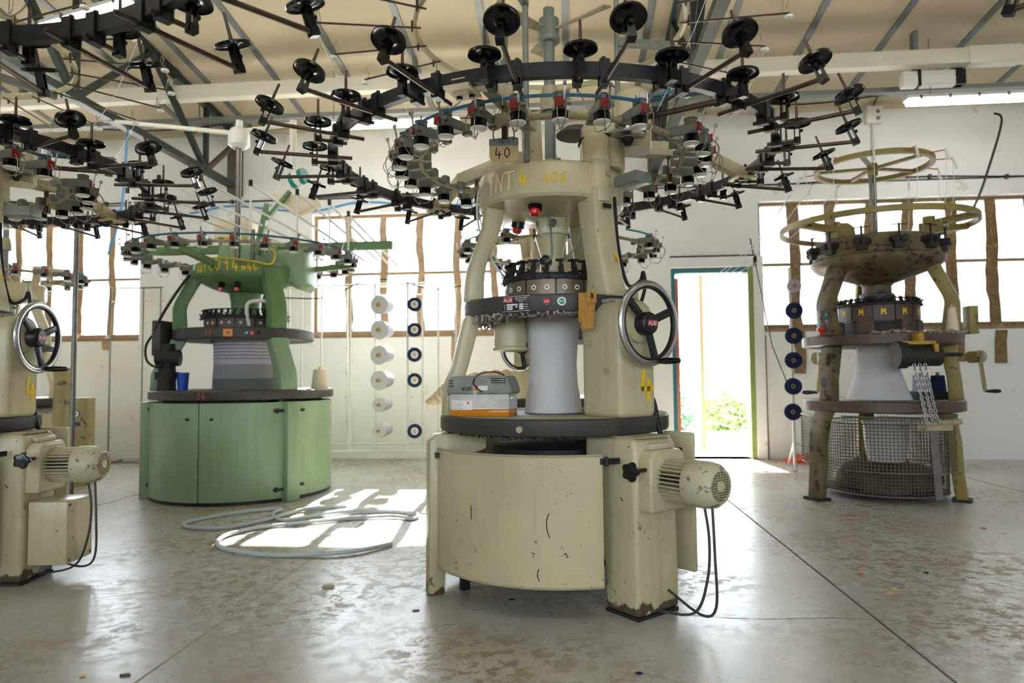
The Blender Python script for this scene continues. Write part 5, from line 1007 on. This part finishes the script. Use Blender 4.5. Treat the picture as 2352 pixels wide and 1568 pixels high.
# tan ribbed cloth tied to the upper ring
tc_ = thing('cloth_strip', 'tan ribbed cloth strip hanging folded from the upper ring of the main machine', 'cloth', (.066, 2.985, 1.2), rad(20))
def strip(name, x0, x1, z0, z1, y, sk=0):
    b = MB(); n = 14; P = []
    for i in range(n+1):
        x = x0+(x1-x0)*i/n; P.append((x, y-.004*abs(math.sin(i*1.3))-.004))
    for (xa, ya), (xb, yb) in zip(P, P[1:]): b.add([(xa, ya, z1), (xb, yb, z1), (xb+sk, yb-.006, z0), (xa+sk, ya-.006, z0), (xa, ya+.008, z1), (xb, yb+.008, z1), (xb+sk, yb+.002, z0), (xa+sk, ya+.002, z0)], [(0, 1, 2, 3), (4, 7, 6, 5), (0, 4, 5, 1), (3, 2, 6, 7)])
    b.obj(name, 'tan_cloth', tc_, 60)
strip('back_fold', -.035, .02, .03, .16, .0, -.004); strip('front_fold', -.02, .035, -.0, .12, -.012, -.012); strip('knot_loop', -.005, .038, .115, .165, -.016)
MB().bx(.012, .02, -.032, -.026, .135, .155).obj('button_hole', 'black_ink', tc_, sm=0)
# cloth roll at the rear machine
fr = thing('fabric_roll', 'cream fabric bundle with twisted tail behind the left leg of the main machine', 'fabric', (-.45, 5.55, .819)); pp = spline([(-.66, -.4, -.03), (-.6, -.37, .0), (-.53, -.32, .05), (-.45, -.22, .085), (-.3, -.08, .11), (-.1, 0, .115), (.12, .02, .115), (.25, .03, .11)], 8)
n_ = len(pp); MB().tube(pp, [(.028+.09*min(1, (i/n_)*1.5))*(1+.09*math.sin(i*1.9))*(1 if i < n_-5 else .97-.12*(i-n_+5)) for i in range(n_)], 20).obj('roll', 'fabric_cream', fr, 60)
# floor hose
hp = [(-1.08, 4.03), (-1.27, 3.81), (-1.62, 3.74), (-1.93, 3.8), (-2.12, 3.96), (-2.18, 4.18), (-2.07, 4.43), (-1.83, 4.57), (-1.58, 4.72), (-1.29, 4.81), (-1.12, 4.74), (-1.13, 4.89), (-1.34, 4.99), (-1.72, 4.94), (-1.99, 4.66), (-2.18, 4.84), (-2.21, 5.05), (-2.43, 4.91), (-2.63, 4.67), (-2.65, 4.5), (-2.54, 4.4), (-2.29, 4.39), (-2.13, 4.7), (-2.02, 5.0), (-1.75, 5.2)]
tag(MB().tube(spline([(x, y, .0125+.006*(i % 2)) for i, (x, y) in enumerate(hp)], 8), .0125, 8).obj('floor_hose', 'hose'), 'pale grey hose coiled loosely on the sunlit floor', 'hose')
R = random.Random(21)
for i, (x, y, s, m, lb) in enumerate(((-1.17, 3.22, .03, 'beige_dusty', 'flat beige scrap on the floor left of the main machine'), (-.68, 2.93, .014, 'truss_brown', 'brown crumb on the floor near the left foot of the main machine'), (-.28, 3.1, .014, 'grime_and_shade', 'dark crumb on the floor under the curved door of the main machine'), (1.43, 3.29, .035, 'card_tan', 'tan scrap on the floor right of the main machine'), (1.42, 3.59, .016, 'rust_orange', 'orange crumb on the floor right of the main machine'), (1.75, 3.63, .014, 'grime_and_shade', 'dark crumb on the floor right of the long floor joint'), (-1.66, 2.22, .01, 'yellow_paint', 'yellow crumb on the floor at the bottom left'), (-1.52, 2.24, .016, 'truss_brown', 'brown pebble on the floor at the bottom left'), (.21, 2.37, .012, 'cone_navy', 'navy crumb on the floor in front of the gearbox leg'), (2.61, 4.67, .02, 'rust_orange', 'rusty scrap on the floor in front of the olive machine'))):
    b = MB(); n = 8; b.ext([(s*(1+.4*R.uniform(-1, 1))*math.cos(2*PI*k/n), s*.6*(1+.4*R.uniform(-1, 1))*math.sin(2*PI*k/n)) for k in range(n)], (x, y, 0), (1, 0, 0), (0, 1, 0), (0, 0, s*.3)); tag(b.obj('floor_scrap', m, None, sm=0), lb, 'scrap', 'scraps on the floor')
# ------------------------------------------------------------------ yarn racks by the back wall
rk = thing('yarn_rack', 'tall tubular yarn rack by the middle window carrying white and navy cones', 'rack', (-2.1, 7.4, 0))
for x in (-1.1, -.95, -.72, -.42, -.32, -.04, .32, .44, .62, .82): MB().cyl((x, -.1 if x in (-.32, -.04, .32) else .1, .2), (x, -.1 if x in (-.32, -.04, .32) else .1, 2.02), .011, n=8).obj('post', 'rack_paint', rk)
for y, z, x0, x1 in ((-.1, .2, -1.2, 1.0), (.1, .26, -1.2, 1.0), (.1, 2.02, -1.2, .62), (-.1, 2.02, -1.2, .62), (.1, 1.92, -.4, .82)): MB().cyl((x0, y, z), (x1, y, z), .009, n=8).obj('rail', 'rack_paint', rk)
for x in (-1.15, .95):
    b = MB(); b.beam((x, -.3, .02), (x, .3, .02), .03, .04); b.cyl((x, -.1, .02), (x, -.1, .2), .012, n=8); b.cyl((x, .1, .02), (x, .1, .26), .012, n=8); b.obj('foot', 'rack_paint', rk, sm=0)
MB().tube(spline([(-1.2, -.12, 1.9), (-.6, -.12, 1.88), (-.2, -.12, 2.04), (.2, -.12, 2.06), (.6, -.12, 1.95), (1.0, -.1, 2.0)], 6), .007, 6).obj('cable', 'cable_black', rk)
for x in (-.42, .32): 
    for k in range(6): MB().cyl((x, .1, .5+.27*k), (x+.02, -.02, .52+.27*k), .004, n=6).obj('peg', 'steel_dull', rk)
def aim(d, p): return Matrix.Translation(p) @ Vector(d).to_track_quat('Z', 'Y').to_matrix().to_4x4()
ord6 = ['top', 'second from the top', 'third from the top', 'fourth from the top', 'fifth from the top', 'bottom']
for k, z in enumerate((1.79, 1.515, 1.24, .965, .70, .42)):
    rr = .105 if k < 4 else .08
    c = cone('yarn_cone', 'white yarn cone, %s in the white column of the rack' % ord6[k], (-2.09, 7.27, z), rr, rr*.8, .2, 'cone_white', aim((.22, .97, .05), (0, 0, 0)), 'white cones on the rack')
ord5 = ['top', 'second from the top', 'third from the top', 'fourth from the top', 'bottom']
for k, z in enumerate((1.785, 1.51, 1.24, .965, .42)): cone('yarn_cone', 'navy yarn cone, %s in the navy column of the rack' % ord5[k], (-1.69, 7.24, z), .078, .07, .14, 'cone_navy', aim((-.2, 1, 0), (0, 0, 0)), 'navy cones on the rack', hole=.52)
# thin rack at far left
rl = thing('yarn_rack', 'thin empty yarn rack of spiked rods by the left window', 'rack', (-5.2, 7.75, 0))
for x in (-.33, .08, .3):
    p = MB().cyl((x, 0, .02), (x-.0, .0, 2.1), .009, n=8).obj('post', 'steel_dull', rl)
    for k in range(7): MB().cyl((x-.01, 0, .3+.27*k), (x+.1, -.08, .32+.27*k), .003, n=5).obj('spike', 'wire', p)
for z, y in ((.02, 0), (2.1, 0)): MB().cyl((-.35, y, z), (.32, y, z), .01, n=8).obj('rail', 'steel_dull', rl)
for x in (-.33, .3): MB().bx(x-.015, x+.015, -.25, .25, 0, .02).obj('foot', 'steel_dull', rl, sm=0)
tp = thing('support_pole', 'plain grey pole standing behind the left machine handwheel', 'pole', (-4.06, 5.25, 0)); MB().cyl((0, 0, 0), (0, 0, 2.4), .02, n=12).obj('shaft', 'steel_dull', tp); MB().box((0, 0, .01), (.14, .14, .02)).obj('foot_plate', 'steel_dull', tp, sm=0)
# rack at right of the door
rr_ = thing('yarn_rack', 'slim white yarn stand right of the doorway carrying navy cones', 'rack', (2.26, 7.3, 0))
b = MB(); b.cyl((0, -.03, .02), (0, -.03, 2.1), .014, n=10); b.obj('post', 'tube_white', rr_)
for e in ((.45, .1), (.1, .5), (-.03, -.13)): MB().cyl((0, -.03, .3), (e[0], e[1], .02), .012, n=8).obj('leg', 'tube_white', rr_)
MB().cyl((0, -.03, 0), (0, -.03, .07), .018, n=10).obj('foot', 'black_rubber', rr_)
MB().cyl((-.16, .1, 1.3), (-.34, .15, 2.45), .007, n=6).obj('leaning_rod', 'black_iron', rr_); MB().cyl((-.16, .1, 1.3), (0, -.03, .75), .007, n=6).obj('leaning_rod', 'black_iron', rr_)
for k in range(6): MB().cyl((0, -.03, .62+.25*k), (.02, .2, .64+.25*k), .005, n=6).obj('peg', 'steel_dull', rr_)
cone('yarn_cone', 'white yarn cone at the top of the slim stand right of the doorway', (2.285, 7.2, 1.9), .07, .06, .12, 'cone_white', aim((.1, 1, 0), (0, 0, 0)))
for k, z in enumerate((1.645, 1.385, 1.135, .87, .61)): cone('yarn_cone', 'navy yarn cone, %s on the slim stand right of the doorway' % ord5[k], (2.275-.01*k, 7.2, z), .085, .075, .14, 'cone_navy', aim((.3, 1, 0), (0, 0, 0)), 'navy cones on the slim stand')
ob = thing('dustpan', 'orange plastic dustpan lying against the wall right of the doorway', 'dustpan', (2.52, 8.05, 0), .3); b = MB(); b.ext([(-.14, 0), (.12, 0), (.12, .07), (.08, .075)], (0, -.1, 0), (1, 0, 0), (0, 0, 1), (0, .2, 0)); b.obj('pan', 'orange_plastic', ob, sm=0, bevel=.004); MB().cyl((.1, 0, .05), (.2, .05, .1), .014, n=8).obj('handle', 'orange_plastic', ob)
